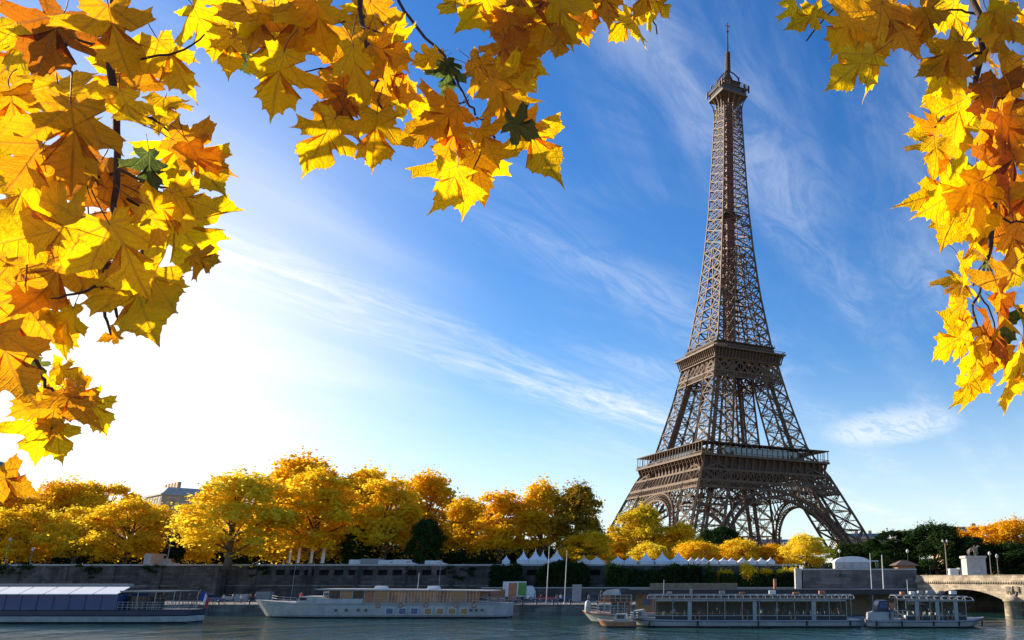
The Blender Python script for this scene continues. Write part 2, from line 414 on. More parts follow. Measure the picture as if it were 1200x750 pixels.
for k in range(26):
    xx = -250 + k*11.0
    if any(a_-1 < xx < c_+1 for a_, c_ in slots): xx += 1.8
    MB().box(xx, xx+.9, -.25, -.002, 0, H-.36).build('pilaster', M['wall_stone'], wall)
# planter ledge and the ramp wall on the right
lx0, lx1 = xat(566, 200, 1), xat(938, 200, 1)
led = empty('planter_ledge', (0, 199, ZQ), 'low stone terrace at the foot of the river wall carrying clipped hedges', 'terrace')
MB().box(lx0, lx1, 0, 5.7, 0, 2.6).build('retaining_wall', M['wall_stone'], led)
MB().box(lx0-.05, lx1+.05, -.15, .5, 2.6, 2.85).build('coping', M['pale_stone'], led)
rw = empty('ramp_wall', (0, 190, ZQ), 'tall grey stone block wall of the ramp beside the bridge', 'wall')
rx0, rx1 = xat(941, 190, 4), xat(1074, 190, 4)
MB().box(rx0, rx1, 0, 14.9, 0, 4.55-ZQ).build('wall_body', M['ramp_stone'], rw)
MB().box(rx0-.12, rx1+.1, -.15, .6, 4.55-ZQ, 4.85-ZQ).build('coping', M['pale_stone'], rw)
MB().box(rx0-1.6, rx0-.25, .4, 3.2, 0, 4.9-ZQ).build('pier', M['pale_stone'], rw)
# stair in the left wall
st = empty('quay_stairs', (xat(225, 200, 1), 201.0, ZQ), 'stone staircase climbing from the lower quay up the left river wall', 'stairs')
s_ = MB()
for k in range(20): s_.box(-3.6+k*.42, 4.8, 0.2, 3.7, k*.34, (k+1)*.34)
s_.build('steps', M['wall_stone'], st)
MB().box(-3.7, 4.85, -.15, .15, 0, 7.2).build('side_wall', M['wall_stone'], st)

# ------------------------------------------------------------------ iron tower
RB = MB
TX, TY, TROT = 8.5, 437.0, .511
H0 = 5.0
tower = empty('lattice_tower', (TX, TY, H0), 'tall brown iron lattice tower on four arched legs, tapering to an antenna', 'tower', rz=TROT)
wh = np.array([[0,57.2],[50,36.4],[57.6,32.2],[65,28.6],[90,22.4],[104,19.6],[115.7,17.3],[122,15.9],[150,12.2],[175,9.9],[198,8.3],[230,6.9],[265,5.6],[280,5.0]])
ih = np.array([[0,41.5],[50,20.6],[57.6,17.4],[65,15.2],[90,10.6],[110,8.0],[122,6.4],[150,3.3],[172,1.0],[186,0.0]])
wf = lambda h: float(np.interp(h, wh[:,0], wh[:,1])); nf = lambda h: float(np.interp(h, ih[:,0], ih[:,1]))
def L3(x, y, h): return Vector((x, y, h-H0))
def xpanel(b, A, B, C, D, w, dbl=0, lace=False):
    """X bracing in the quad A-B (bottom) C-D (top, C above A)"""
    for p, q in ((A, D), (B, C)):
        if dbl:
            o = ((B-A).normalized()*dbl*.5)
            b.bar(p+o, q+o, w); b.bar(p-o, q-o, w)
            if lace:
                n = max(4, int((q-p).length/1.6))
                for k in range(n):
                    s = o if k % 2 else -o
                    b.bar(p+(q-p)*(k/n)+s, p+(q-p)*((k+1)/n)-s, w*.6)
        else: b.bar(p, q, w)
def leg_column(b, sx, sy, hs, cw, bw, dbl, mid=True, lace=True):
    pts = {}
    for h in hs:
        o, i = wf(h), max(nf(h), .0)
        pts[h] = [L3(sx*o, sy*o, h), L3(sx*i, sy*o, h), L3(sx*i, sy*i, h), L3(sx*o, sy*i, h)]
    for k in range(len(hs)-1):
        P, Q = pts[hs[k]], pts[hs[k+1]]
        for j in range(4):
            b.bar(P[j], Q[j], cw)
            b.bar(Q[j], Q[(j+1)%4], bw*1.5)
            if k == 0: b.bar(P[j], P[(j+1)%4], bw*1.5)
            xpanel(b, P[j], P[(j+1)%4], Q[j], Q[(j+1)%4], bw, dbl, lace)
            if mid:
                m0 = (P[j]+P[(j+1)%4])/2; m1 = (Q[j]+Q[(j+1)%4])/2
                b.bar(m0, m1, bw*.7)
                b.bar((P[j]+Q[j])/2, (P[(j+1)%4]+Q[(j+1)%4])/2, bw*.8)
        b.bar(Q[0], Q[2], bw*.8); b.bar(Q[1], Q[3], bw*.8)
for sx in (-1, 1):
    for sy in (-1, 1):
        b = MB(); leg_column(b, sx, sy, [7.5,16,25,34,43], 1.15, .30, 1.3)
        leg_column(b, sx, sy, [43,50.5,57], 1.1, .4, 1.2, False, False)
        # inclined lift track and stairs inside the leg
        for t_ in (.38, .62):
            p0 = L3(sx*(nf(8)*(1-t_)+wf(8)*t_), sy*(nf(8)+wf(8))/2, 8); p1 = L3(sx*(nf(57)*(1-t_)+wf(57)*t_), sy*(nf(57)+wf(57))/2, 57)
            b.bar(p0, p1, .9, 1.4)
        lg = b.build('leg', M['iron'], tower)
        pm = MB(); o, i = wf(5)+1.5, nf(5)-1.5
        for cx in (wf(6), nf(6)):
            for cy in (wf(6), nf(6)):
                pm.lathe([(4.4,0),(4.0,1.6),(2.2,2.9)], (sx*cx, sy*cy, -.2), 4, math.pi/4)
        pm.build('foot', M['pale_stone'], lg)
        b = MB(); leg_column(b, sx, sy, [57.5,66,74.5,83,91.5,99.5], .9, .27, .9)
        leg_column(b, sx, sy, [99.5,105,111], .85, .3, .8, False, False)
        m0 = L3(sx*(nf(58)+wf(58))/2, sy*(nf(58)+wf(58))/2, 58); m1 = L3(sx*(nf(112)+wf(112))/2, sy*(nf(112)+wf(112))/2, 112)
        b.bar(m0, m1, 1.5, 2.0)
        b.build('upper_leg', M['iron'], tower)
# faces: four rotations of one face at local y = -w
def face(rot):
    c, s = math.cos(rot), math.sin(rot)
    def F(u, d, h): return Vector((u*c - (-d)*s, u*s + (-d)*c, h-H0))     # u along the face, d out from the axis
    return F
def lattice_band(b, F, h0, h1, n, w, half0, half1, chord=.7, dbl=0):
    for h, hf in ((h0, half0), (h1, half1)): b.bar(F(-hf, hf, h), F(hf, hf, h), chord)
    for k in range(n):
        a0, a1 = -1+2*k/n, -1+2*(k+1)/n
        A, B, C, D = F(a0*half0, half0, h0), F(a1*half0, half0, h0), F(a0*half1, half1, h1), F(a1*half1, half1, h1)
        xpanel(b, A, B, C, D, w, dbl); b.bar(A, C, w*1.1)
    return b
for q4 in range(4):
    F = face(q4*math.pi/2)
    # ---- great arch: two rings with trellis between, front and rear
    b = MB(); AO, AI, CO, CI = 37.4, 34.6, 42.0, 38.6
    for back in (0, 2.2):
        po, pi_ = [], []
        for k in range(49):
            t = math.pi*(.10 + .80*k/48)
            ho, hi = 1+CO*math.sin(t)-1, CI*math.sin(t)
            po.append(F(AO*math.cos(t), wf(ho)-back+.25, ho)); pi_.append(F(AI*math.cos(t), wf(hi)-back+.25, hi))
        for k in range(48):
            ws = 1.0 if back == 0 else .45; b.bar(po[k], po[k+1], ws, .7); b.bar(pi_[k], pi_[k+1], ws, .8)
            if back == 0:
                b.bar(po[k], pi_[k], .42)
                for f_ in (.3, .7): b.bar(po[k].lerp(pi_[k], f_), po[k+1].lerp(pi_[k+1], f_), .22)
        if back == 0: fo, fi = po, pi_
    for k in range(0, 49, 2): b.bar(fo[k], po[k], .4); b.bar(fi[k], pi_[k], .4)
    # spandrel: posts from the arch up to the girder, with little round heads
    for u in np.arange(-24.5, 24.6, 3.5):
        ha = CO*math.sqrt(max(0, 1-(u/AO)**2))
        if ha < 41.4 and abs(u) < nf(ha)+4:
            b.bar(F(u, wf(ha)+.1, ha), F(u, wf(42.3)+.1, 42.3), .45)
            if abs(u) > 9:
                s = -1 if u > 0 else 1
                b.bar(F(u, wf(ha)+.1, ha+.3), F(u+s*3.5, wf(41)+.1, 41), .3)
    b.build('arch', M['iron'], tower)
    # ---- girder under the first platform
    b = MB()
    lattice_band(b, F, 42.3, 45.2, 30, .30, wf(42.3)+.2, wf(45.2)+.2, .7)
    lattice_band(b, F, 45.6, 50.8, 21, .44, wf(45.6)+.2, wf(50.8)+.2, .9)
    b.bar(F(-wf(50.8), wf(50.8), 50.8), F(wf(50.8), wf(50.8), 50.8), 1.0)
    b.build('girder', M['iron'], tower)
    # ---- frieze with consoles, first gallery
    b = MB()
    hw = 33.6
    def slab(b, hf, dth, h0, h1):     # butt-jointed strip along one face
        P = [F(-hf, hf, h0), F(hf-dth, hf, h0), F(hf-dth, hf-dth, h0), F(-hf, hf-dth, h0)]
        Q = [p+Vector((0,0,h1-h0)) for p in P]
        for f4 in ((P[3],P[2],P[1],P[0]), tuple(Q), (P[0],P[1],Q[1],Q[0]), (P[1],P[2],Q[2],Q[1]), (P[2],P[3],Q[3],Q[2]), (P[3],P[0],Q[0],Q[3])): b.quad(*f4)
    slab(b, 33.9, .5, 51.4, 56.9)
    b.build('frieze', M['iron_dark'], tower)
    b = MB()
    for k in range(19):
        u = -34.6+69.2*k/18
        b.bar(F(u, 34.05, 53.0), F(u, 35.7, 56.8), .5, .7); b.bar(F(u, 34.2, 51.5), F(u, 34.2, 56.8), .7, .5)
    slab(b, 35.2, 1.0, 50.95, 51.35)
    b.build('consoles', M['iron'], tower)
    b = MB(); slab(b, 36.4, 22, 56.95, 57.75); slab(b, 36.1, .12, 57.8, 58.05)
    slab(b, 36.2, .16, 58.75, 58.95)
    for k in range(72): u = -36.0+72*k/72; b.bar(F(u, 36.1, 57.8), F(u, 36.1, 58.8), .14)
    pf = b.build('first_platform', M['iron'], tower)
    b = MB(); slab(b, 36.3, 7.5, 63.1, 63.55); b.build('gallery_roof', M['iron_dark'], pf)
    b = MB()
    for k in range(25): u = -35.6+71.2*k/24; b.bar(F(u, 35.8, 57.8), F(u, 35.8, 63.1), .26)
    b.build('gallery_columns', M['iron'], pf)
    b = MB()
    P0, P1 = F(-21, 31.2, 57.8), F(21, 31.2, 57.8); iv = F(0, 0, 57.8)-F(0, 8, 57.8)
    up = Vector((0,0,4.8)); b.quad(P0, P1, P1+up, P0+up); b.quad(P1+iv, P0+iv, P0+iv+up, P1+iv+up); b.quad(P0+iv, P0, P0+up, P0+iv+up); b.quad(P1, P1+iv, P1+iv+up, P1+up)
    b.build('pavilion', M['deck_glass'], pf)
    # ---- second stage girders and the second platform
    b = MB()
    lattice_band(b, F, 99.6, 102.4, 26, .22, wf(99.6), wf(102.4), .5)
    lattice_band(b, F, 102.6, 109.0, 8, .36, wf(102.6), wf(109.0), .7, .7)
    b.build('upper_girder', M['iron'], tower)
    b = MB(); slab(b, 19.4, .5, 109.6, 113.9)
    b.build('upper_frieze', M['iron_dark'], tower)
    b = MB()
    for k in range(21): u = -20+40*k/20; b.bar(F(u, 19.3, 109.3), F(u, 21.1, 113.9), .34, .6)
    slab(b, 19.9, .9, 109.1, 109.5)
    b.build('upper_consoles', M['iron'], tower)
    b = MB(); slab(b, 21.8, 7, 114.0, 114.8); slab(b, 21.5, .14, 115.9, 116.1)
    for k in range(44): u = -21.4+42.8*k/43; b.bar(F(u, 21.45, 114.8), F(u, 21.45, 116), .13)
    sp2 = b.build('second_platform', M['iron'], tower)
    b = MB(); slab(b, 16.8, 6, 114.9, 118.4); slab(b, 17.8, 7, 118.5, 119.0)
    for k in range(30): u = -17.5+35*k/29; b.bar(F(u, 17.5, 119), F(u, 17.5, 120.2), .13)
    b.build('upper_pavilion', M['iron_dark'], sp2)
    # ---- spire face: legs merging
    b = MB()
    hs = [115]; 
    while hs[-1] < 262:
        h = hs[-1]; hs.append(h + max(3.6, (wf(h)-nf(h))*.66 if nf(h) > 1.2 else wf(h)*.72))
    hs[-1] = 266
    for k in range(len(hs)-1):
        h0, h1 = hs[k], hs[k+1]; w0, w1, i0, i1 = wf(h0), wf(h1), nf(h0), nf(h1)
        lw = .78 if h0 < 190 else .66; bw_ = .36 if h0 < 190 else .3
        b.bar(F(-w0, w0, h0), F(-w1, w1, h1), lw)               # one corner chord per face
        b.bar(F(-w1, w1, h1), F(w1, w1, h1), bw_*1.2)
        hm = (h0+h1)/2; wm = wf(hm)
        if i0 > 1.2:
            for s in (-1, 1):
                b.bar(F(s*i0, w0, h0), F(s*i1, w1, h1), lw*.8)
                xpanel(b, F(s*w0, w0, h0), F(s*i0, w0, h0), F(s*w1, w1, h1), F(s*i1, w1, h1), bw_, .55)
                b.bar(F(s*i0, i0, h0), F(s*i1, i1, h1), lw*.6); b.bar(F(s*i0, w0, h0), F(s*i1, i1, h1), bw_*.8)
                b.bar(F(s*i0, i0, h0), F(s*i1, w1, h1), bw_*.8); b.bar(F(s*i1, w1, h1), F(s*i1, i1, h1), bw_)
            b.bar(F(-i1, w1, h1), F(i1, w1, h1), bw_*1.6)
        else:
            xpanel(b, F(-w0, w0, h0), F(w0, w0, h0), F(-w1, w1, h1), F(w1, w1, h1), bw_, .5)
            b.bar(F(0, w0, h0), F(0, w1, h1), lw*.55)
            b.bar(F(-wm, wm, hm), F(wm, wm, hm), bw_*.7)
    b.build('spire_face', M['iron'], tower)
    # brackets under the summit gallery
    b = MB()
    for u in (-1, -.5, 0, .5, 1):
        pts = [F(u*wf(h)*(1 if h < 266 else 1)*e, wf(h)*e, h) for h, e in ((258,1.0),(264,1.04),(268,1.18),(271.4,1.48))]
        for k in range(3): b.bar(pts[k], pts[k+1], .5, .5)
    b.build('bracket', M['iron'], tower)
# ---- core and summit
b = MB()
for sx in (-1,1):
    for sy in (-1,1): b.bar(L3(sx*2.3, sy*2.3, 116), L3(sx*1.7, sy*1.7, 270), .6)
hh = 116
while hh < 266:
    for sx, sy, ex, ey in ((-1,-1,1,-1),(1,-1,1,1),(1,1,-1,1),(-1,1,-1,-1)):
        b.bar(L3(sx*2.2, sy*2.2, hh), L3(ex*2.2, ey*2.2, hh+3.6), .3); b.bar(L3(sx*2.2, sy*2.2, hh), L3(ex*2.2, ey*2.2, hh), .35)
    hh += 3.6
b.box(-1.9, 1.9, -1.9, 1.9, 111, 262)
b.build('lift_shaft', M['iron_red'], tower)
b = MB(); w_ = wf(197)
b.box(-w_*.72, w_*.72, -w_*.72, w_*.72, 190.9, 191.4); b.box(-w_*.42, w_*.42, -w_*.42, w_*.42, 191.4, 193.6)
b.build('middle_landing', M['iron_dark'], tower)
b = MB(); b.box(-8.5,8.5,-8.5,8.5, 266.4,267.1); b.box(-7.9,7.9,-7.9,7.9, 267.1,270.9); b.box(-8.7,8.7,-8.7,8.7, 270.9,271.4)
sm = b.build('summit_gallery', M['iron'], tower)
for q4 in range(4):
    F = face(q4*math.pi/2); b = MB()
    for k in range(9):
        u0 = -7.0+k*1.58; P = [F(u0, 7.93, 268.6), F(u0+1.15, 7.93, 268.6), F(u0+1.15, 7.93, 270.3), F(u0, 7.93, 270.3)]
        P = [p+Vector((0,0,H0)) for p in P]; b.quad(*P)
    b.build('gallery_windows', M['darkglass'], sm)
b = MB()
for q4 in range(4):
    F = face(q4*math.pi/2)
    Z = Vector((0,0,H0))
    for k in range(15): u = -8.4+16.8*k/14; b.bar(F(u, 8.4, 271.4)+Z, F(u*.96, 8.1, 274.4)+Z, .13)
    for hgt in (272.6, 274.4): b.bar(F(-8.3, 8.3, hgt)+Z, F(8.3, 8.3, hgt)+Z, .16)
    for u in (-8.9, 6.0): b.bar(F(u, 8.9, 269)+Z, F(u, 8.9, 273.6)+Z, .8, .8)
    b.bar(F(-4, 9.2, 273.5)+Z, F(-2.6, 9.2, 274.9)+Z, .7)
b.build('summit_cage', M['iron_dark'], tower)
b = MB(); b.box(-5.2,5.2,-5.2,5.2,271.4,276.2); b.box(-5.8,5.8,-5.8,5.8,276.2,276.7)
for s in (-1,1):
    for e in (-1,1):
        b.tube([(s*5,e*5,276.7),(s*4.4,e*4.4,280.2),(s*2.6,e*2.6,283.4),(s*1.2,e*1.2,285)], .45, 5)
        b.bar((s*4.9,e*4.9,276.7),(s*4.9,e*4.9,280.5),.3)
b.lathe([(3.4,276.7),(3.3,279),(2.4,281.5),(1.4,283.6),(1.3,286)], (0,0,0), 12)
b.build('lantern', M['iron_dark'], sm)
b = MB()
for s in (-1,1):
    for e in (-1,1): b.bar((s*1.1,e*1.1,285),(s*.9,e*.9,299),.35)
for k in range(9):
    for s, e, s2, e2 in ((-1,-1,1,-1),(1,-1,1,1),(1,1,-1,1),(-1,1,-1,-1)): b.bar((s,e,285+k*1.5),(s2,e2,286.5+k*1.5),.28)
b.box(-.8,.8,-.8,.8,285,299)
for k in range(6): b.box(-1.5,1.5,-.3,.3,286.5+k*2,287.6+k*2); b.box(-.3,.3,-1.5,1.5,286.5+k*2,287.6+k*2)
b.tube([(0,0,299),(0,0,309),(0,0,319.5)], [.55,.42,.3], 8)
b.bar((-1.9,0,317.2),(1.9,0,317.2),.28); b.bar((0,-1.9,317.2),(0,1.9,317.2),.28); b.tube([(0,0,313),(0,0,313.5)], .8, 8)
b.build('antenna', M['iron_dark'], tower)

# ------------------------------------------------------------------ trees
rng = np.random.default_rng(11)
def cards(centres, normals, size, jit=.5):
    """leaf-cluster cards: a bent four-point kite each"""
    n = len(centres)
    nr = normals + rng.normal(0, jit, (n,3)); nr /= np.linalg.norm(nr, axis=1)[:,None]
    r = rng.normal(0, 1, (n,3)); a = np.cross(nr, r); a /= np.linalg.norm(a, axis=1)[:,None]; c = np.cross(nr, a)
    s = size*rng.uniform(.55, 1.25, n)[:,None]
    bend = nr*s*rng.uniform(.1, .4, n)[:,None]
    v = np.stack([centres-a*s, centres-c*s*.62+bend, centres+a*s, centres+c*s*.62+bend], 1).reshape(-1,3)
    return v
def crown_mesh(name, lumps, per, size, mat_):
    vs = []
    for (c, r) in lumps:
        c = np.array(c); k = int(per*(np.mean(r)/2.6)**1.6)
        d = rng.normal(0,1,(k,3)); d /= np.linalg.norm(d, axis=1)[:,None]
        d[:,2] = np.where(d[:,2] < -.35, -d[:,2]*.6, d[:,2])
        wob = 1+.22*np.sin(d[:,0]*5+c[0])*np.sin(d[:,1]*6+c[1])+.15*np.sin(d[:,2]*8+c[2])
        rad = rng.uniform(.25,1.05,k)**.45*wob
        p = c + d*np.array(r)*rad[:,None]
        vs.append(cards(p, d, size, .55))
        k2 = k//6                       # sprays sticking out
        d = rng.normal(0,1,(k2,3)); d /= np.linalg.norm(d, axis=1)[:,None]
        vs.append(cards(c + d*np.array(r)*rng.uniform(1.0,1.55,k2)[:,None], d, size*.8, .8))
    v = np.concatenate(vs); n = len(v)//4
    me = bpy.data.meshes.new(name)
    me.vertices.add(len(v)); me.vertices.foreach_set('co', v.astype(np.float32).ravel())
    me.loops.add(n*4); me.loops.foreach_set('vertex_index', np.arange(n*4, dtype=np.int32))
    me.polygons.add(n); me.polygons.foreach_set('loop_start', np.arange(0, n*4, 4, dtype=np.int32))
    me.materials.append(mat_); me.update(calc_edges=True); me.validate(); return me
def make_tree_variant(i, kind):
    """unit: 20 m tall tree, crown radius about 7"""
    rd = random.Random(100+i*7+len(kind))
    lumps = []; tk = MB()
    if kind == 'tall': zb, zt, rad, nl = 4.2, 20, 5.6, 30
    elif kind == 'round': zb, zt, rad, nl = 2.0, 20, 8.0, 34
    else: zb, zt, rad, nl = 3.0, 20, 6.6, 32
    trunk = [(0,0,-.3),(rd.uniform(-.2,.2),rd.uniform(-.2,.2),zb*.6),(rd.uniform(-.5,.5),rd.uniform(-.5,.5),zb+2),(rd.uniform(-.8,.8),rd.uniform(-.8,.8),13),(0,0,17)]
    tk.tube(trunk, [.55,.42,.36,.2,.05], 8)
    for k in range(nl):
        f = (k+.5)/nl; z = zb+1 + (zt-zb-2.6)*f
        rr = rad*math.sin(math.pi*min(1,(.16+.80*f)))**.6*rd.uniform(.5,1.0) if f < .93 else rad*.15
        th = k*2.39996+rd.uniform(-.5,.5)
        r = rd.uniform(1.1,2.5)*(1.15 if kind == 'round' else 1); z += rd.uniform(-.9,1.1)
        c = (rr*math.cos(th)*.86, rr*math.sin(th)*.86, z)
        lumps.append((c, (r*rd.uniform(.9,1.2), r*rd.uniform(.9,1.2), r*rd.uniform(.9,1.45))))
        if k % 2 == 0:
            z0 = max(zb*.75, z*.62-.5); base = (0,0,z0)
            tk.tube([base, (c[0]*.5, c[1]*.5, z0*.45+z*.55-.2), (c[0], c[1], z)], [.22,.13,.04], 6)
    for k in range(4):
        th = rd.uniform(0,6.28); lumps.append(((math.cos(th)*rad*.3, math.sin(th)*rad*.3, zb+(zt-zb)*rd.uniform(.3,.8)), (2.8,2.8,2.4)))
    cm = crown_mesh('crown', lumps, 470, .36, M['gold'])
    return tk.mesh('trunk', M['bark'], True), cm
TV = {k: [make_tree_variant(i, k) for i in range(n)] for k, n in (('tall',3),('round',3),('broad',4))}
def put_tree(px, Y, topy, wpx, kind, tone, label, base=None, group='riverside trees', var=None, low=0):
    zb = gz(xat(px, Y, 12), Y) if base is None else base
    zt = zat(topy, Y)
    hgt = zt-zb; X = xat(px, Y, zb+hgt*.55)
    W_ = wpx*1.28*(Y*CP)/FPX
    vi = TV[kind][(int(px*7+Y) if var is None else var) % len(TV[kind])]
    rad = {'tall':7.0,'round':9.2,'broad':8.2}[kind]
    o = empty('tree', (X, Y, zb), label, 'tree', group, rz=(px*1.37) % 6.28, s=(W_/2/rad, W_/2/rad, hgt/20.6))
    t = bpy.data.objects.new('trunk', vi[0]); link(t, o)
    c = bpy.data.objects.new('crown', vi[1]); link(c, o)
    c.material_slots[0].link = 'OBJECT'; c.material_slots[0].material = M[tone]
    return o
TREES = [
 (-22,217,592,75,'round','gold','golden tree cut by the left edge of the picture, above the glass boat'),
 (30,215,592,84,'round','gold','bushy golden tree behind the pair of leaning lamp posts'),
 (92,214,590,76,'broad','gold','golden tree in the middle of the left clump above the long glass boat'),
 (152,213,583,92,'round','gold','brightest golden tree at the right end of the left clump, beside the dark gap'),
 (-5,250,566,90,'broad','amber','dark orange tree rising behind the far left golden trees'),
 (66,252,561,92,'round','amber','amber tree rising behind the left clump, under the stone dome'),
 (122,256,560,84,'broad','amber','amber tree rising left of the stone building above the left clump'),
 (276,199.5,556,122,'broad','gold','big golden tree rooted on the lower quay, its trunk in front of the wall'),
 (232,226,596,58,'round','gold','low golden tree just right of the dark gap'),
 (345,248,537,116,'broad','amber','tallest amber tree, top of the skyline above the white passenger ship'),
 (372,214,554,118,'round','gold','wide golden tree over the pale posts on the street'),
 (325,224,592,74,'broad','gold','golden tree between the quay tree and the wide golden tree'),
 (420,247,547,86,'tall','amber','amber tree on the skyline right of the tallest one'),
 (455,220,562,78,'tall','amber','amber tree with a bare straight trunk above the ship roof'),
 (503,238,556,84,'broad','amber','amber tree whose crown hangs over a dark green tree'),
 (497,214,606,44,'round','green','dark green round tree under the amber crowns'),
 (415,216,618,34,'round','green','dark green bushy tree standing among trunks behind the white vans'),
 (546,226,580,56,'tall','amber','slim amber tree just right of the notch in the treetops'),
 (588,219,577,70,'tall','amber','amber tree above the first small tent'),
 (634,223,567,66,'tall','amber','tall orange tree above the four big tents'),
 (678,221,569,72,'broad','olive','half green half orange tree left of the tower'),
 (690,213,622,66,'round','amber','low amber tree hanging over the tents left of the tower'),
 (750,292,594,74,'round','lime','yellow green tree under the left tower arch'),
 (716,272,628,62,'round','amber','amber tree at the foot of the left tower leg'),
 (796,288,614,60,'round','gold','golden tree in front of the near tower leg'),
 (846,302,616,56,'round','green','green tree behind the golden ones at the near tower leg'),
 (762,262,637,56,'round','gold','small golden tree behind the tallest white tents'),
 (816,258,634,64,'round','amber','small amber tree over the first small tents'),
 (870,264,631,58,'round','gold','small golden tree over the middle of the small tents'),
 (906,266,637,46,'round','amber','small amber tree beside the round golden one'),
 (945,256,627,64,'round','gold','rounded golden tree standing alone under the right tower arch'),
 (1002,300,634,58,'broad','green','dark tree in front of the right tower leg'),
 (1050,272,618,72,'broad','green','dark green tree right of the tower leg, behind the kiosk'),
 (1096,266,612,76,'round','green','tallest dark green tree, behind the tall lamp post near the bridge'),
 (1140,262,626,64,'broad','green','dark green tree behind the statue on the bridge'),
 (1184,258,634,76,'round','green','dark green tree behind the bridge lamp posts'),
 (1228,256,632,70,'round','green','dark green tree at the right edge of the picture'),
 (1024,310,632,50,'broad','green','distant dark tree at the outer foot of the right leg'),
 (1150,284,612,60,'broad','amber','orange tree above the statue'),
 (1190,280,606,66,'round','amber','orange tree at the right edge over the dark trees'),
 (1122,290,622,44,'tall','amber','orange treetop between two dark green trees'),
]
for t in TREES: put_tree(*t)
# dense dark shrubs closing the view under the street trees
def shrub_mesh(name, sx, sy, sz, n, size, boxy=False, seed=0):
    lumps = []
    rd = random.Random(seed)
    if boxy:
        k = max(3, int(sx/.95))
        for i in range(k):
            hz = sz*(.86+.10*math.sin(i*.55+seed*1.7)+.10*math.sin(i*.23+seed)+rd.uniform(-.03,.03))
            for z in np.linspace(.3, hz-.75, max(3, int(sz/.8))):
                lumps.append(((-sx/2+.6+(sx-1.2)*i/(k-1)+rd.uniform(-.15,.15), rd.uniform(-.2,.2), z+rd.uniform(-.3,.2)), (1.05, sy/2, 1.0)))
    else:
        for i in range(n):
            th = rd.uniform(0,6.28); f = rd.uniform(.1,1)
            lumps.append(((math.cos(th)*sx*.36*f, math.sin(th)*sy*.36*f, sz*(.25+.52*rd.random()*(1-f*.5))), (sx*.24, sy*.24, sz*.25)))
    return crown_mesh(name, lumps, 900 if boxy else 420, size, M['hedge'])
SH = [shrub_mesh('foliage', 8, 6, 7, 12, .30, seed=i) for i in range(3)]
def put_shrub(px, Y, topy, wpx, tone, label, cat='shrub', base=None, v=0, group=None, name='shrub'):
    zb = ZS if base is None else base; h = zat(topy, Y)-zb; X = xat(px, Y, zb+h/2); W_ = wpx*Y*CP/FPX
    o = bpy.data.objects.new(name, SH[v % 3]); link(o); o.location = (X, Y, zb); o.scale = (W_/8, W_/8, h/7); o.rotation_euler = (0,0,px*.7)
    o.material_slots[0].link = 'OBJECT'; o.material_slots[0].material = M[tone]
    return tag(o, label, cat, group)
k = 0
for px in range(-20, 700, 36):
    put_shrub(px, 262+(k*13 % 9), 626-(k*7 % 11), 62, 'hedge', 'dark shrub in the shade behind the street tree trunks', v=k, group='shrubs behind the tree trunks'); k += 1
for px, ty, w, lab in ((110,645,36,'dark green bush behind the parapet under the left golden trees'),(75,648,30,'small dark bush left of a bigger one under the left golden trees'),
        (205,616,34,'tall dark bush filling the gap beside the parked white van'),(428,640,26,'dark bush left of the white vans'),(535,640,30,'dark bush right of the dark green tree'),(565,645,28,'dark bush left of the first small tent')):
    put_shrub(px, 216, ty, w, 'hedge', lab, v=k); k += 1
def belt(name, x0, x1, Y, ptop, label, seed):
    zt_ = zat(ptop, Y)-ZS; L_ = x1-x0; rd = random.Random(seed); lumps = []
    for i in range(int(L_/2.6)):
        for z in np.linspace(1.0, zt_*rd.uniform(.62,.86), 4): lumps.append(((i*2.6+rd.uniform(-1,1), rd.uniform(-2,2), z), (2.6,2.2,1.7)))
    o = bpy.data.objects.new(name, crown_mesh('foliage', lumps, 150, .5, M['hedge'])); link(o); o.location = (x0, Y, gz((x0*.3+x1*.7), Y)-.4)
    return tag(o, label, 'trees', kind='stuff')
belt('distant_trees', -330, -20, 300, 640, 'far dark belt of greenery seen between the trunks of the street trees', 3)
belt('distant_trees', 36, 190, 330, 651, 'far dark belt of greenery closing the view beyond the bridge end', 4)
# clipped hedges on the ledge
for i, (p0, p1, ty, lab) in enumerate(((578,607,659,'clipped dark hedge behind the box truck'),(632,660,661,'clipped dark hedge left of the flagpoles'),(661,688,662,'clipped dark hedge behind the flagpoles'),
        (713,737,661,'clipped dark hedge left of the boat landing'),(739,765,662,'clipped dark hedge over the first boat bow'),(767,793,661,'second clipped hedge over the boat landing roof'),(795,819,662,'third clipped hedge over the boat landing roof'),
        (846,892,673,'low dark hedge below the golden shrubs'),(893,938,674,'low dark hedge ending at the ramp wall'))):
    Yh = 201.5; zb = ZQ+2.62; zt = zat(ty, Yh); X0, X1 = xat(p0, Yh, 4), xat(p1, Yh, 4)
    o = bpy.data.objects.new('hedge', shrub_mesh('foliage', X1-X0+.4, 3.2, zt-zb+.3, 0, .26, True, 50+i)); link(o)
    o.location = ((X0+X1)/2, Yh, zb); tag(o, lab, 'hedge', 'hedges along the ledge')
    o.material_slots[0].link = 'OBJECT'; o.material_slots[0].material = M[('hedge','green','hedge','green','hedge','green','hedge','green','hedge')[i]]
put_shrub(832, 201, 657, 25, 'green', 'round green bush taller than the hedges, left of the golden shrubs', base=ZQ+2.6, v=1)
for i, (px, ty, w, tone, lab) in enumerate(((852,659,24,'amber','small orange shrub right of the round green bush'),(877,655,38,'gold','round golden shrub on the ledge, largest of the golden shrubs'),(899,658,26,'amber','orange shrub between two golden shrubs'),(922,656,30,'gold','golden shrub beside the ramp wall pier'))):
    put_shrub(px, 203, ty, w, tone, lab, base=ZQ+2.6, v=i)

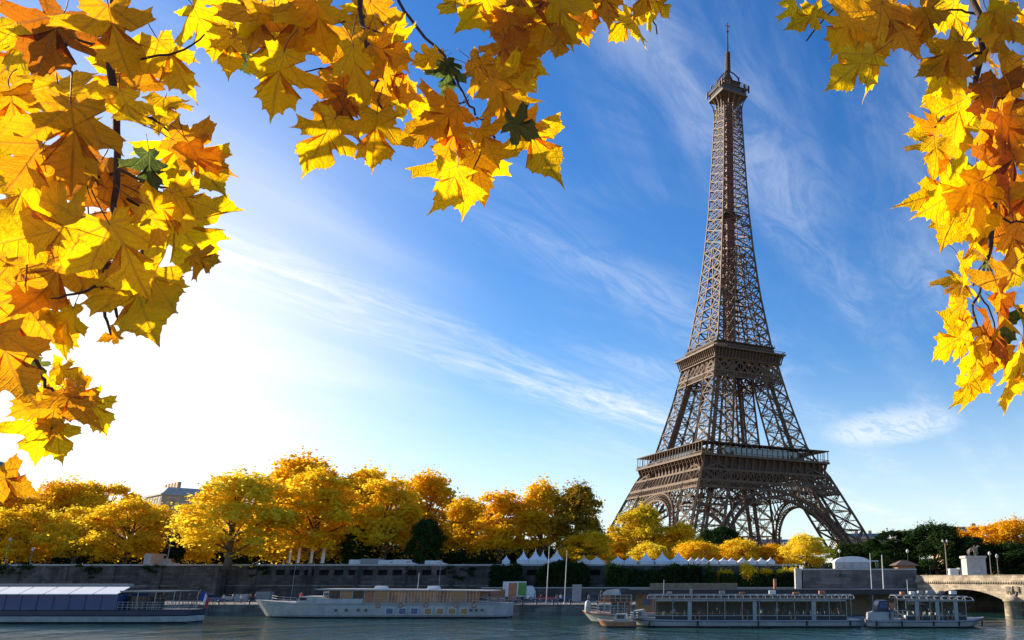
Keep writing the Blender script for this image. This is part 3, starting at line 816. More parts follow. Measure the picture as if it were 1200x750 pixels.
# ------------------------------------------------------------------ buildings
def building(name, px0, px1, Y, ytop, label, nfl, depth=30, rz=0, roof='zinc', chim=3, stepped=False):
    z1 = zat(ytop, Y); X0, X1 = xat(px0, Y, z1), xat(px1, Y, z1); Lb = X1-X0
    o = empty(name, ((X0+X1)/2, Y, gz((X0+X1)/2, Y)), label, 'building', rz=rz); Hh = z1-o.location.z; wh_ = Hh*.9
    MB().box(-Lb/2, Lb/2, 0, depth, 0, wh_).build('wall', M['house_stone'], o)
    MB().box(-Lb/2-.5, Lb/2+.5, -.5, depth+.5, wh_, wh_+.6).build('cornice', M['pale_stone'], o)
    b = MB(); zr = Hh
    P = [(-Lb/2,0.,wh_+.6),(Lb/2,0.,wh_+.6),(Lb/2,depth,wh_+.6),(-Lb/2,depth,wh_+.6)]; Q = [(-Lb/2+2,2.2,zr),(Lb/2-2,2.2,zr),(Lb/2-2,depth-2.2,zr),(-Lb/2+2,depth-2.2,zr)]
    for i in range(4): b.quad(P[i], P[(i+1)%4], Q[(i+1)%4], Q[i])
    b.quad(*Q); rf = b.build('roof', M[roof], o)
    for k in range(chim):
        x = -Lb/2+3+(Lb-6)*k/max(1,chim-1)
        MB().box(x-1.2, x+1.2, 5, 6.2, zr-1, zr+2.2).build('chimney', M['house_stone'], rf)
    nw = max(3, int(Lb/3.4)); fh = wh_/nfl
    for fl in range(max(0,nfl-4), nfl):
        for k in range(nw):
            x = -Lb/2+(k+.5)*Lb/nw; z = fl*fh+fh*.25
            w = MB().box(x-.85, x+.85, -.10, -.003, z-.1, z+fh*.62).build('window', M['pale_stone'], o)
            MB().box(x-.65, x+.65, -.13, -.103, z+.1, z+fh*.58).build('pane', M['darkglass'], w)
    return o
building('apartment_building', 150, 214, 330, 572, 'ochre stone apartment block rising behind the left golden trees', 7, 24, rz=-.75, chim=5, roof='pale_stone')
building('apartment_building', 984, 1042, 620, 625, 'pale apartment block seen beyond the right tower leg', 6, 30, chim=4)
building('apartment_building', 1050, 1075, 560, 625, 'pale rooftop showing over the dark trees right of the tower', 6, 30, chim=2)
building('apartment_building', 1104, 1150, 520, 617, 'blue grey roofed building behind the trees near the bridge', 6, 30, chim=2)
building('apartment_building', 880, 935, 700, 632, 'distant pale houses seen through the right tower arch', 6, 30, chim=4)
dm = empty('domed_building', (xat(-8, 300, 40), 300, ZS), 'building with a grey green dome at the far left above the trees', 'building')
zt = zat(537, 300)-ZS
MB().lathe([(8.5,0),(8.5,zt-9.2)], n=24).build('drum', M['house_stone'], dm); MB().lathe([(9.2,zt-9.2),(9.2,zt-8.3)], n=24).build('cornice', M['pale_stone'], dm)
MB().lathe([(8.6*math.cos(t), zt-8.3+7.4*math.sin(t)) for t in np.linspace(0,1.5,10)], n=28).build('dome', M['copper'], dm, True)
MB().lathe([(1.0,zt-1.2),(1.0,zt-.2),(.2,zt+.8)], n=12).build('lantern', M['copper'], dm)

# ------------------------------------------------------------------ tents
def tent_mesh():
    b = MB(); n = 9; prof = []
    for k in range(n):
        t = k/(n-1); prof.append((.71*(1-t)**1.9+.012, 1.0*t))
    b.lathe(prof, (0,0,0), 4, math.pi/4); return b.mesh('canopy', M['canvas'])
TC = tent_mesh()
tw = MB()
for s in (-1,1): tw.box(-.5,.5,s*.49-.008,s*.49+.008,0,1); tw.box(s*.49-.008,s*.49+.008,-.48,.48,0,1)
TW = tw.mesh('side_panel', M['canvas'])
TP = MB()
for s in (-1,1):
    for e in (-1,1): TP.box(s*.5-.012,s*.5+.012,e*.5-.012,e*.5+.012,0,1)
TP = TP.mesh('poles', M['steel'])
def tent(px, py, w, eave, Y, label, group, name='pagoda_tent'):
    ze, zp = zat(eave, Y), zat(py, Y); W_ = w*Y*CP/FPX; zb = ZS
    o = empty(name, (xat(px, Y, ze), Y, zb), label, 'tent', group, rz=.25)
    c = link(bpy.data.objects.new('canopy', TC), o); c.location = (0,0,ze-zb); c.scale = (W_, W_, zp-ze)
    s = link(bpy.data.objects.new('side_panel', TW), o); s.scale = (W_*.97, W_*.97, ze-zb)
    p = link(bpy.data.objects.new('poles', TP), o); p.scale = (W_, W_, ze-zb)
BT = [(593,650,9,657,'smallest white tent at the left end of the tent row'),(613,644,15,657,'pointed white tent behind the box truck'),(627,642,15,656,'tallest pointed tent of the left cluster'),
 (636,644,12,657,'narrow white tent squeezed between two wide ones'),(652,643,19,657,'wide pointed tent left of the low amber tree'),(684,650,16,658,'white tent right of the flagpoles'),(699,651,18,658,'white tent beneath the low amber tree'),
 (724,651,17,658,'white tent over the boat landing left end'),(738,651,15,658,'white tent beside a twin under the amber tree by the tower'),(757,646,17,658,'steep white tent left of the two widest ones'),(776,646,19,658,'first of the two widest steep tents'),(795,645.5,20,658,'last steep tent, before the row of small ones')]
for px, py, w, ev, lab in BT: tent(px, py, w, ev, 209, lab, 'white pagoda tents')
for px in (810,818,825,836,847.5,857,870,881,892,903): tent(px, 652.6+((px*37) % 5)*.22-.4, 8.6+((px*13) % 7)*.3, 657.5, 232, 'small white pointed tent in the row behind the golden shrubs', 'row of small white tents')

# ------------------------------------------------------------------ bridge
UX, UY = .489, -.872            # along the bridge, from the bank towards the camera side
br = empty('stone_bridge', (xat(1075,190,2), 190, 0), 'pale stone arch bridge entering from the right with a carved emblem', 'bridge', rz=math.atan2(UY, UX))
LB_, WB = 150, 34; ZT = 3.38; ZC = 2.25
span, pierw, rise = 23.0, 3.2, 2.6
arches = [(1.5+i*(span+pierw), 1.5+i*(span+pierw)+span) for i in range(5)]
zsp, zcr = -1.5, 0.75
def side(yy, flip):
    b = MB(); pts = [(-1.2, ZW-1)]
    prof = [(-1.2, ZW-2)]
    for a0, a1 in arches:
        prof += [(a0, ZW-2), (a0, zsp)]
        for k in range(1, 14):
            t = k/14; x = a0+(a1-a0)*t; prof.append((x, zsp+(zcr-zsp)*(1-(2*t-1)**2)))
        prof += [(a1, zsp), (a1, ZW-2)]
    prof += [(LB_, ZW-2), (LB_, ZC), (-1.2, ZC)]
    return prof
prof = side(0, 0)
fixnormals(MB().prism(prof, 0, WB).build('deck', M['bridge_stone'], br))    # local y = 0 is the face towards the boats
b = MB()
for yy, e in ((0, -1), (WB, 1)):
    y0, y1 = sorted((yy+e*.42, yy-e*.6)); b.box(-1.3, LB_, y0, y1, ZC+.003, ZC+.34)
    y0, y1 = sorted((yy+e*.22, yy-e*.5)); b.box(-1.25, LB_, y0, y1, ZC+.343, ZT)
    y0, y1 = sorted((yy+e*.34, yy-e*.55)); b.box(-1.3, LB_, y0, y1, ZT+.003, ZT+.14)
b.build('parapet', M['bridge_stone'], br)
b = MB()
for k in range(240):
    x = -1.0+k*.62; b.box(x, x+.3, -.40, -.003, ZC-.30, ZC); 
b.build('dentils', M['bridge_stone'], br)
for i, (a0, a1) in enumerate(arches[:-1]):
    b = MB(); b.lathe([(1.75,ZW-2),(1.75,zsp+.2),(1.95,zsp+.25),(1.95,zsp+.6),(.3,zsp+1.3)], (a1+pierw/2, -.25, 0), 14)
    b.build('pier', M['bridge_stone'], br, True)
# carved emblem: bird with spread wings over a wreath, above each pier
for i, (a0, a1) in enumerate(arches[:4]):
    cx = a1+pierw/2; zc = .95
    b = MB()
    ring = [(cx+.75*math.cos(t), -.12, zc-.55+.75*math.sin(t)) for t in np.linspace(0, 2*math.pi, 19)]
    b.tube(ring, .17, 6, False)
    b.tube([(cx,-.18,zc-.9),(cx,-.3,zc-.3),(cx+.05,-.24,zc+.35),(cx+.2,-.22,zc+.5)], [.2,.36,.2,.08], 8)
    for s in (-1, 1):
        for k in range(5):
            b.tube([(cx+s*.2,-.16,zc+.1-.1*k),(cx+s*(1.1+.1*k),-.2,zc+.42-.2*k),(cx+s*(2.0-.12*k),-.12,zc+.25-.32*k)], [.14,.12,.04], 5)
    b.build('emblem', M['bronze'], br, True)

# ---- equestrian statue
def skin_mesh(name, verts, edges, radii, mats, sub=1, assign=None):
    me = bpy.data.meshes.new(name+'_skeleton'); me.from_pydata(verts, edges, []); o = bpy.data.objects.new(name, me); COL.objects.link(o)
    m = o.modifiers.new('skin', 'SKIN'); m.use_smooth_shade = True
    for i, r in enumerate(radii):
        sv = me.skin_vertices[0].data[i]; sv.radius = (r, r) if not hasattr(r, '__len__') else r; sv.use_root = (i == 0)
    s = o.modifiers.new('sub', 'SUBSURF'); s.levels = sub; s.render_levels = sub
    dg = bpy.context.evaluated_depsgraph_get(); dg.update()
    r = bpy.data.meshes.new_from_object(o.evaluated_get(dg)); r.name = name
    bpy.data.objects.remove(o, do_unlink=True)
    r.materials.clear()
    for q in mats: r.materials.append(q)
    if assign:
        for p in r.polygons: p.material_index = assign(p.center)
    return r
SV = [(0,0,1.15),(.45,0,1.18),(.8,0,1.25),(1.05,0,1.7),(1.2,0,1.98),(1.55,0,1.78),(-.45,0,1.18),(-.75,0,1.2),(-1.0,0,1.0),(-1.1,0,.5),
      (.7,.2,.85),(.72,.22,.45),(.70,.22,.05),(.75,-.2,.9),(1.0,-.22,.62),(.85,-.22,.28),(-.7,.22,.85),(-.85,.24,.5),(-.75,.24,.05),(-.6,-.22,.85),(-.75,-.24,.5),(-.65,-.24,.05)]
SE = [(0,1),(1,2),(2,3),(3,4),(4,5),(0,6),(6,7),(7,8),(8,9),(2,10),(10,11),(11,12),(2,13),(13,14),(14,15),(7,16),(16,17),(17,18),(7,19),(19,20),(20,21)]
SR = [.36,.36,.32,.2,.15,.09,.36,.32,.08,.05,.16,.09,.07,.16,.09,.07,.18,.1,.07,.18,.1,.07]
HORSE = skin_mesh('horse_figure', SV, SE, SR, [M['bronze']])
def person_skel(sit=False):
    V = [(0,0,.95),(0,0,1.15),(0,0,1.38),(0,0,1.50),(0,0,1.60),(0,-.02,1.70)]
    Rr = [(.14,.1),(.13,.09),(.16,.1),.055,.085,.085]
    E_ = [(0,1),(1,2),(2,3),(3,4),(4,5)]
    for s in (-1,1):
        n = len(V); V += [(s*.19,0,1.40),(s*.25,.02,1.12),(s*.24,-.08,.88),(s*.24,-.1,.79)]; Rr += [.06,.045,.035,.035]; E_ += [(2,n),(n,n+1),(n+1,n+2),(n+2,n+3)]
        n = len(V); V += [(s*.10,0,.86),(s*.11,-.03*s,.48),(s*.11,.06*s,.08),(s*.12,-.12+.05*s,.04)]; Rr += [.09,.062,.045,.04]; E_ += [(0,n),(n,n+1),(n+1,n+2),(n+2,n+3)]
    return V, E_, Rr
pv, pe, pr = person_skel()
def person_assign(c):
    if c.z > 1.47 or (abs(c.x) > .2 and c.z < .92): return 0
    return 1 if c.z > .9 else 2
PERSON = skin_mesh('person', pv, pe, pr, [M['skin'], M['white'], M['jeans']], 1, person_assign)
HAIR = MB().lathe([(.09,0),(.107,.06),(.09,.13),(.03,.165)], (0,.015,1.60), 10).mesh('hair', M['hair'], True)
def person(loc, top, label, rz=0, legs='jeans', s=1.0):
    o = bpy.data.objects.new('person', PERSON); link(o); o.location = loc; o.rotation_euler = (0,0,rz); o.scale = (s,s,s)
    tag(o, label, 'person')
    for i, m_ in ((1, M[top]), (2, M[legs])): o.material_slots[i].link = 'OBJECT'; o.material_slots[i].material = m_
    link(bpy.data.objects.new('hair', HAIR), o); return o
YS = 199.; zsb = 2.75
ms = empty('equestrian_monument', (xat(1141.5, YS, 4.5), YS, ZR), 'standing figure with a horse on a tall white plinth at the bridge end', 'statue')
MB().box(-2.5,2.5,-2.5,2.5,0,1.0).box(-2.15,2.15,-2.15,2.15,1.003,4.6).box(-2.4,2.4,-2.4,2.4,4.603,5.1).build('plinth', M['pale_stone'], ms)
hf = link(bpy.data.objects.new('horse_figure', HORSE), ms); hf.location = (0,0,5.1); hf.scale = (1.15,1.15,1.15)
mf = skin_mesh('warrior_figure', pv, pe, pr, [M['bronze']]); mo = link(bpy.data.objects.new('warrior_figure', mf), ms); mo.location = (.2,-1.0,5.1); mo.scale = (1.35,1.35,1.35)

# ------------------------------------------------------------------ lamps, poles, kiosk
def pole(name, px, ybot, ytop, Y, r, label, cat, mat_='steel', base=None, head=None, group=None):
    zb = zat(ybot, Y) if base is None else base; h = zat(ytop, Y)-zb
    o = empty(name, (xat(px, Y, zb+h*.5), Y, zb), label, cat, group)
    MB().tube([(0,0,0),(0,0,.6),(0,0,h)], [r*1.5,r,r*.7], 8).build('post', M[mat_], o, True)
    MB().lathe([(r*2.6,0),(r*2.6,.12),(r*1.6,.3)], n=10).build('base', M[mat_], o)
    if head == 'globe': MB().lathe([(.12,0),(.32,.2),(.36,.5),(.2,.8),(.05,.95)], (0,0,h), 10).build('lantern', M['lamp'], o, True)
    if head == 'arm':
        MB().tube([(0,0,h-.1),(0,0,h+.15),(.5,-.1,h+.35),(1.3,-.2,h+.35)], .06, 6).build('arm', M[mat_], o)
        MB().box(1.0,1.8,-.42,0,h+.22,h+.38).build('lamp_head', M['lamp'], o)
    if head == 'signal':
        MB().box(-.22,.22,-.3,.0,h-2.6,h-1.4).build('signal_box', M['greenpaint'], o); MB().lathe([(.1,0),(.3,.2),(.34,.5),(.1,.8)], (0,0,h), 10).build('lantern', M['lamp'], o, True)
    if head == 'double':
        for s in (-1,1):
            MB().tube([(0,0,h-.2),(s*.5,0,h+.1)], .05, 6).build('arm', M[mat_], o); MB().lathe([(.08,0),(.22,.15),(.24,.4),(.06,.6)], (s*.5,0,h+.1), 10).build('lantern', M['lamp'], o, True)
    return o
pole('street_lamp', 8, 680, 634, 207.5, .11, 'grey lamp post with a green box, leftmost on the street', 'lamp post', base=ZS, head='signal')
pole('street_lamp', 36, 680, 646, 207.5, .11, 'slim grey lamp post right of the one with a green box', 'lamp post', base=ZS, head='globe')
pole('street_lamp', 199, 690, 614, 208, .12, 'tall lamp post with a side arm in the dark gap between golden trees', 'lamp post', base=ZS, head='arm')
pole('flagpole', 642, 706, 640, 173, .09, 'bare pale flagpole on the quay edge right of the box truck', 'flagpole', 'offwhite', base=ZQ)
pole('flagpole', 663, 706, 645, 173, .09, 'shorter bare flagpole on the quay edge left of the old boat bow', 'flagpole', 'offwhite', base=ZQ)
pole('street_lamp', 344, 700, 655, 198, .07, 'thin post rising from the quay before the slotted wall', 'lamp post', 'grey', base=ZQ)
pole('street_lamp', 515, 700, 655, 198, .07, 'thin post on the quay before the hedges behind the ship stern', 'lamp post', 'grey', base=ZQ)
pole('mast', 1021, 697, 648, 174, .10, 'thin pale mast in front of the ramp wall', 'mast', 'offwhite', base=ZQ)
pole('mast', 1035, 697, 650, 174, .15, 'thicker pale mast in front of the ramp wall', 'mast', 'offwhite', base=ZQ)
pole('street_lamp', 1064.5, 670, 648, 214, .1, 'street lamp with a globe rising behind the brown kiosk', 'lamp post', 'dark', head='globe', base=ZR)
pole('street_lamp', 1109, 672, 636, 205.8, .16, 'tall dark lamp post with twin lanterns left of the monument', 'lamp post', 'bronze', head='double', base=ZR)
pole('street_lamp', 1161, 675, 651, 203, .11, 'dark lamp post just right of the monument plinth', 'lamp post', 'bronze', head='globe', base=ZR)
pole('street_lamp', 1169.5, 675, 654, 203, .11, 'shorter dark lamp post second from the monument plinth', 'lamp post', 'bronze', head='globe', base=ZR)
pole('street_lamp', 984, 670, 648, 214, .1, 'dark lamp post behind the white vehicles near the ramp wall', 'lamp post', 'dark', head='globe', base=ZS)
pole('street_lamp', 1090, 675, 663, 206, .08, 'short dark post between the kiosk and the tall twin lantern', 'lamp post', 'dark', base=ZR)
for i, (px, w) in enumerate(((348,.55),(363,.6),(376,.8),(338,.45))):
    o = empty('banner_post', (xat(px, 211, 7), 211, ZS), ('narrow pale banner post, second from left','pale banner post, third from left','widest pale banner post at the right of the four','slimmest pale banner post, leftmost of the four')[i]+' under the wide golden tree', 'banner', 'banner posts under the golden tree')
    MB().tube([(0,0,0),(0,0,5.2)], .07, 8).build('post', M['steel'], o); bevel(MB().box(.08,.08+w,-.03,.03,1.3,5.0).build('banner', M['canvas'], o), .01)
ko = empty('kiosk', (xat(1059.5, 207, 4.5), 207, ZR), 'small brown wooden kiosk with a low hipped roof above the ramp wall', 'kiosk', rz=.2)
MB().box(-2.2,2.2,-1.6,1.6,0,3.1).build('wall', M['wood'], ko)
MB().box(-1.2,1.2,-1.66,-1.603,1.6,2.7).build('shutter', M['rust'], ko)
b = MB(); P = [(-3.1,-2.4,3.1),(3.1,-2.4,3.1),(3.1,2.4,3.1),(-3.1,2.4,3.1)]; Q = [(-.7,-.2,4.3),(.7,-.2,4.3),(.7,.2,4.3),(-.7,.2,4.3)]
for i in range(4): b.quad(P[i], P[(i+1)%4], Q[(i+1)%4], Q[i])
b.quad(*Q).quad(*reversed(P)); b.build('roof', M['bark'], ko)

# ------------------------------------------------------------------ vehicles
def wheel_pair(root, xs_, yside, r=.33):
    for x in xs_:
        for s in (-1,1):
            w = MB().tube([(x, s*(yside-.2), r), (x, s*yside, r)], r, 14).build('wheel', M['rubber'], root)
            MB().tube([(x, s*(yside), r), (x, s*(yside+.015), r)], r*.6, 12).build('rim', M['steel'], w)
def car(loc, rz, label, paint):
    o = empty('parked_car', loc, label, 'car', rz=rz)
    body = [(-2.1,.3),(-2.15,.75),(-2.0,.95),(-.0,1.0),(1.2,.96),(2.05,.8),(2.15,.5),(2.1,.3)]
    bevel(fixnormals(MB().prism(body, -.86, .86).build('body', M[paint], o)), .08, 3)
    cab = [(-1.95,.93),(-1.55,1.4),(.15,1.43),(1.15,.95)]
    bevel(fixnormals(MB().prism(cab, -.72, .72).build('cabin', M['darkglass'], o)), .06, 2)
    MB().box(-1.5,.1,-.7,.7,1.425,1.46).build('roof', M[paint], o)
    wheel_pair(o, (-1.3,1.35), .88)
    for s in (-1,1):
        MB().box(2.08,2.16,s*.62-.18,s*.62+.18,.62,.76).build('headlight', M['lamp'], o); MB().box(-2.19,-2.12,s*.66-.12,s*.66+.12,.66,.84).build('taillight', M['red'], o)
    return o
car((xat(250, 188, -1), 188, ZQ), 0.15, 'dark blue hatchback parked on the lower quay behind the flag', 'carblue')
def van(loc, rz, label, paint='white', L_=5.2, H_=2.4, group=None, cat='van'):
    o = empty('parked_van', loc, label, cat, group, rz=rz); h = L_/2
    pr_ = [(-h,.4),(-h,H_-.1),(-h+.2,H_),(h-1.5,H_),(h-.9,1.35),(h-.05,1.15),(h,.4)]
    bevel(fixnormals(MB().prism(pr_, -.98, .98).build('body', M[paint], o)), .1, 3)
    MB().quad((h-1.42,-.8,H_-.12),(h-1.42,.8,H_-.12),(h-.88,.8,1.45),(h-.88,-.8,1.45)).build('windscreen', M['darkglass'], o, loc=(.035,0,.03))
    for s in (-1,1): MB().box(h-2.3,h-1.55,s*.985-.008,s*.985+.008,1.4,H_-.35).build('window', M['darkglass'], o)
    wheel_pair(o, (-h+1,h-1), .99, .36)
    return o
for px, ln, hh_, lab in ((424,5.4,2.1,'white van parked behind the parapet, leftmost of the group'),(440,6.4,2.3,'longer grey van second in the group behind the parapet'),(457,5,2.0,'white van right of the longer grey one behind the parapet'),(476,5.6,2.1,'last white van of the group, below the dark green tree'),(512,5.2,1.9,'low white van alone left of the small tent')):
    van((xat(px, 209.5, 6.5), 209.5, ZS), (px % 7)*.03, lab, 'grey' if px == 440 else 'white', ln, hh_, 'vans parked on the street')
van((xat(196, 210, 6.5), 210, ZS), .1, 'white van in the dark gap between the golden trees', 'offwhite', 5, 2.3)
van((xat(184, 209, 6.8), 209, ZS), 1.4, 'tall beige box van left of the dark gap', 'pale_stone', 6, 3.4)
van((xat(1116.5, 207, 4), 207, ZR), 1.45, 'small white van approaching the bridge left of the monument', 'white', 5, 2.4)
van((xat(1127, 208, 4), 208, ZR), 1.5, 'grey van close to the left side of the monument plinth', 'grey', 5, 2.6)
mq = empty('marquee', (xat(998, 209, 5.5), 209, gz(24,209)), 'low white marquee with a rounded roof above the ramp wall', 'tent')
arc = [(4.2*math.cos(t), 1.5+1.35*math.sin(t)) for t in np.linspace(0, math.pi, 11)]
fixnormals(MB().prism(arc, -1.5, 3).build('canopy', M['canvas'], mq)); MB().box(-4.1,4.1,-1.4,2.9,0,1.48).build('side_panel', M['offwhite'], mq)
for x in (-4.1,-2,0,2,4.1): MB().box(x-.05,x+.05,-1.56,-1.503,0,1.5).build('pole', M['steel'], mq)
mq = empty('marquee', (xat(1016, 210, 5.2), 210, gz(30,210)), 'small flat white awning right of the rounded marquee', 'tent')
MB().box(-2.6,2.6,-1.2,1.4,1.7,1.9).build('canopy', M['canvas'], mq)
for x in (-2.4,2.4): MB().box(x-.05,x+.05,-1.1,-1.0,0,1.7).box(x-.05,x+.05,1.2,1.3,0,1.7).build('pole', M['steel'], mq)
tk = empty('box_truck', (xat(613, 192, 0), 192, ZQ), 'white truck cab with green side parked on the quay below the tents', 'truck', rz=.5)
pr_ = [(.4,.5),(.4,3.1),(1.7,3.2),(2.35,2.2),(2.5,1.2),(2.5,.5)]
bevel(fixnormals(MB().prism(pr_, -1.15, 1.15).build('cab', M['white'], tk)), .1, 3)
MB().quad((1.76,-1.0,3.0),(1.76,1.0,3.0),(2.36,1.0,2.1),(2.36,-1.0,2.1)).build('windscreen', M['darkglass'], tk, loc=(.04,0,.04))
bevel(MB().box(-4.2,.3,-1.2,1.2,1.0,4.1).build('cargo_box', M['white'], tk), .06); MB().box(-1.5,.25,-1.215,-1.203,1.2,3.9).build('side_stripe', M['greenpaint'], tk)
wheel_pair(tk, (-3,1.5), 1.15, .48)
hd = empty('notice_hoarding', (xat(600.5, 178, 0), 178, ZQ), 'upright tan notice panel on posts at the quay edge beside the truck', 'panel')
bevel(MB().box(-.85,.85,-.08,.08,.5,3.9).build('board', M['rust'], hd), .02); MB().box(-.8,-.65,.085,.2,0,3.8).box(.65,.8,.085,.2,0,3.8).build('post', M['dark'], hd)
hd = empty('notice_hoarding', (xat(676, 176, 0), 176, ZQ), 'dark upright panel on the quay beside the old boat bow', 'panel')
bevel(MB().box(-.9,.9,-.08,.08,.4,3.6).build('board', M['grey'], hd), .02); MB().box(-.8,-.65,.085,.2,0,3.5).box(.65,.8,.085,.2,0,3.5).build('post', M['dark'], hd)
# quay furniture
BOL = MB().lathe([(.22,0),(.2,.12),(.13,.2),(.13,.5),(.22,.58),(.2,.7),(.05,.76)], n=12).mesh('bollard', M['dark'], True)
for px in (256,292,612,628,648,668,700,990,1048):
    o = bpy.data.objects.new('bollard', BOL); link(o); o.location = (xat(px, 171, ZQ), 171, ZQ); tag(o, 'black iron mooring bollard on the edge of the lower quay', 'bollard', 'mooring bollards on the quay edge')
person((xat(283, 176, -1), 176, ZQ), 'offwhite', 'person in a pale top standing on the quay left of the ship bow', .4)
person((xat(299, 188, -1), 188, ZQ), 'red', 'person in a red top standing by the trunk of the quay tree', 2.0)
person((xat(294, 190, -1), 190, ZQ), 'rust', 'person in an orange top beside the one in red', 1.2)
person((xat(619, 180, -1), 180, ZQ), 'white', 'person in white walking in front of the truck', 1.5)
person((xat(222, 187, -1), 187, ZQ), 'navy', 'person in dark clothes near the parked hatchback', .2)

# ------------------------------------------------------------------ boats
def hull(root, L_, B_, levels, bow=.16, stern=.06, rake=2.5, bowdir=-1, sheer=0.0, name='hull', n=40, mats=None):
    """levels: list of (z, width factor, material index of the band above). Long axis x, bow towards bowdir"""
    b = MB(); rows = []
    for z, wfac, mi in levels:
        row = []
        for k in range(n+1):
            s = k/n                              # 0 = bow, 1 = stern
            f = min(1, (s/bow)) if bow > 0 else 1
            hb = B_/2*wfac*math.sin(f*math.pi/2)**.75 if f < 1 else B_/2*wfac
            e = min(1, (1-s)/stern) if stern > 0 else 1
            hb *= .62+.38*math.sin(e*math.pi/2)
            top = levels[-1][0]
            x = L_/2*bowdir*(1-2*s) + bowdir*rake*(z/top-.5)*max(0, 1-s/.25)
            zz = z + (sheer*max(0, 1-s/.3)**2 if z > 0 else 0)*z/top
            row.append((x, hb, zz))
        rows.append(row)
    for r in range(len(rows)-1):
        b.mi = levels[r][2]
        for k in range(n):
            p, q, p2, q2 = rows[r][k], rows[r][k+1], rows[r+1][k], rows[r+1][k+1]
            for sgn in (-1, 1): b.quad(*[(v[0], sgn*v[1], v[2]) for v in (p, q, q2, p2)])
        a, c = rows[r][n], rows[r+1][n]; b.quad((a[0],-a[1],a[2]),(a[0],a[1],a[2]),(c[0],c[1],c[2]),(c[0],-c[1],c[2]))
    top = rows[-1]; b.mi = levels[-1][2]
    for k in range(n): b.quad((top[k][0],-top[k][1],top[k][2]-.02),(top[k+1][0],-top[k+1][1],top[k+1][2]-.02),(top[k+1][0],top[k+1][1],top[k+1][2]-.02),(top[k][0],top[k][1],top[k][2]-.02))
    o = b.build(name, mats, root); fixnormals(o); return o, rows
def railing(root, pts, h=.95, name='railing', mat_='steel', r=.03, step=1.3, rails=(1.0,.5)):
    b = MB()
    for a, c in zip(pts[:-1], pts[1:]):
        a, c = Vector(a), Vector(c); n = max(1, int((c-a).length/step))
        for f in rails: b.bar(a+Vector((0,0,h*f)), c+Vector((0,0,h*f)), r*2)
        for k in range(n+1): p = a+(c-a)*k/n; b.bar(p, p+Vector((0,0,h)), r*2)
    return b.build(name, M[mat_], root)
# 1. long glass boat on the left
YB = 142; xr = xat(231, YB, -2); Lb = 62
bt = empty('glass_boat', (xr-Lb/2, YB, ZW), 'long navy sightseeing boat with blue glass sides and white roof panels, at the left', 'boat')
hull(bt, Lb, 7.6, [(-.4,.86,0),(.25,.93,1),(1.05,.98,2),(1.2,1,3),(1.9,1.0,3),(2.0,1.02,4)], bow=.14, stern=.10, bowdir=-1, mats=[M['dark'],M['offwhite'],M['navy'],M['navy'],M['grey']])
zg0, zg1 = 2.0, 4.35
xg0, xg1 = -Lb/2+9, Lb/2-10.6
b = MB()
for s in (-1,1): b.box(xg0, xg1, s*3.45-.04, s*3.45+.04, zg0, zg1)
b.box(xg1-.05, xg1+.05, -3.4, 3.4, zg0, zg1)
b.build('glass_wall', M['blueglass'], bt)
b = MB()
for k in range(18): 
    x = xg0+(xg1-xg0)*k/17
    for s in (-1,1): b.box(x-.05,x+.05,s*3.5-.05,s*3.5+.05,zg0,zg1+.05)
b.build('mullions', M['navy'], bt)
for k in range(11):
    x0_ = xg0+(xg1-xg0)*k/11; x1_ = xg0+(xg1-xg0)*(k+1)/11
    b = MB()
    P = [(x0_+.10,-3.75,zg1+.03),(x1_-.10,-3.75,zg1+.03),(x1_-.10,-1.0,zg1+1.05),(x0_+.10,-1.0,zg1+1.05)]
    b.quad(*P); b.quad(*[(p[0],p[1],p[2]-.12) for p in reversed(P)])
    for i in range(4): j = (i+1)%4; b.quad(P[j], P[i], tuple(np.add(P[i],(0,0,-.12))), tuple(np.add(P[j],(0,0,-.12))))
    b.build('roof_panel', M['canvas'], bt)
MB().box(xg0,xg1,-3.72,-3.6,zg1-.12,zg1-.0).box(xg0,xg1,-.98,3.6,zg1+.85,zg1+1.0).build('roof', M['navy'], bt)
MB().box(-Lb/2+5,xg1-1,-.5,1.2,zg1+1.003,zg1+1.5).build('roof_walk', M['grey'], bt)
b = MB()
for k in range(26): x = xg1-.1+k*.33; b.box(x,x+.12,-3.3,3.3,zg1+.42,zg1+.5)
for s in (-3.3,0,3.3): b.box(xg1,xg1+8.7,s-.06,s+.06,zg1+.3,zg1+.42)
for x in (xg1+2.8,xg1+5.6,xg1+8.5):
    for s in (-3.2,3.2): b.box(x-.05,x+.05,s-.05,s+.05,2.0,zg1+.3)
b.build('stern_canopy', M['steel'], bt)
railing(bt, [(xg1+.2,-3.55,2),(xg1+7,-3.5,2),(Lb/2-1.2,-2.2,2),(Lb/2-1.0,2.2,2),(xg1+.2,3.5,2)], 1.15, rails=(1,.66,.33), step=.7)
MB().box(xg1+.4,xg1+4,-2,2,2.0,4.0).build('stern_cabin', M['darkglass'], bt)
# flag at its stern: a thing held by the boat
fl = empty('flag', (xr-.6, YB-1.2, ZW+2.0), 'blue white and red striped flag on a slanted staff at the glass boat stern', 'flag')
MB().tube([(0,0,0),(1.4,0,3.0)], .04, 6).build('staff', M['dark'], fl)
for i, m_ in enumerate(('blue','white','red')):
    b = MB()
    for k in range(4):
        u0, u1 = (i+k/4)*.62, (i+(k+1)/4)*.62
        def fp(u, v): return (1.4+u*.75+v*.25, .12*math.sin(u*3.2)-.0, 2.95-u*.75-1.45*(1-v)+.0)
        b.quad(fp(u0,0),fp(u1,0),fp(u1,1),fp(u0,1))
    o = b.build('stripe', M[m_], fl); sm_ = o.modifiers.new('thickness','SOLIDIFY'); sm_.thickness = .01

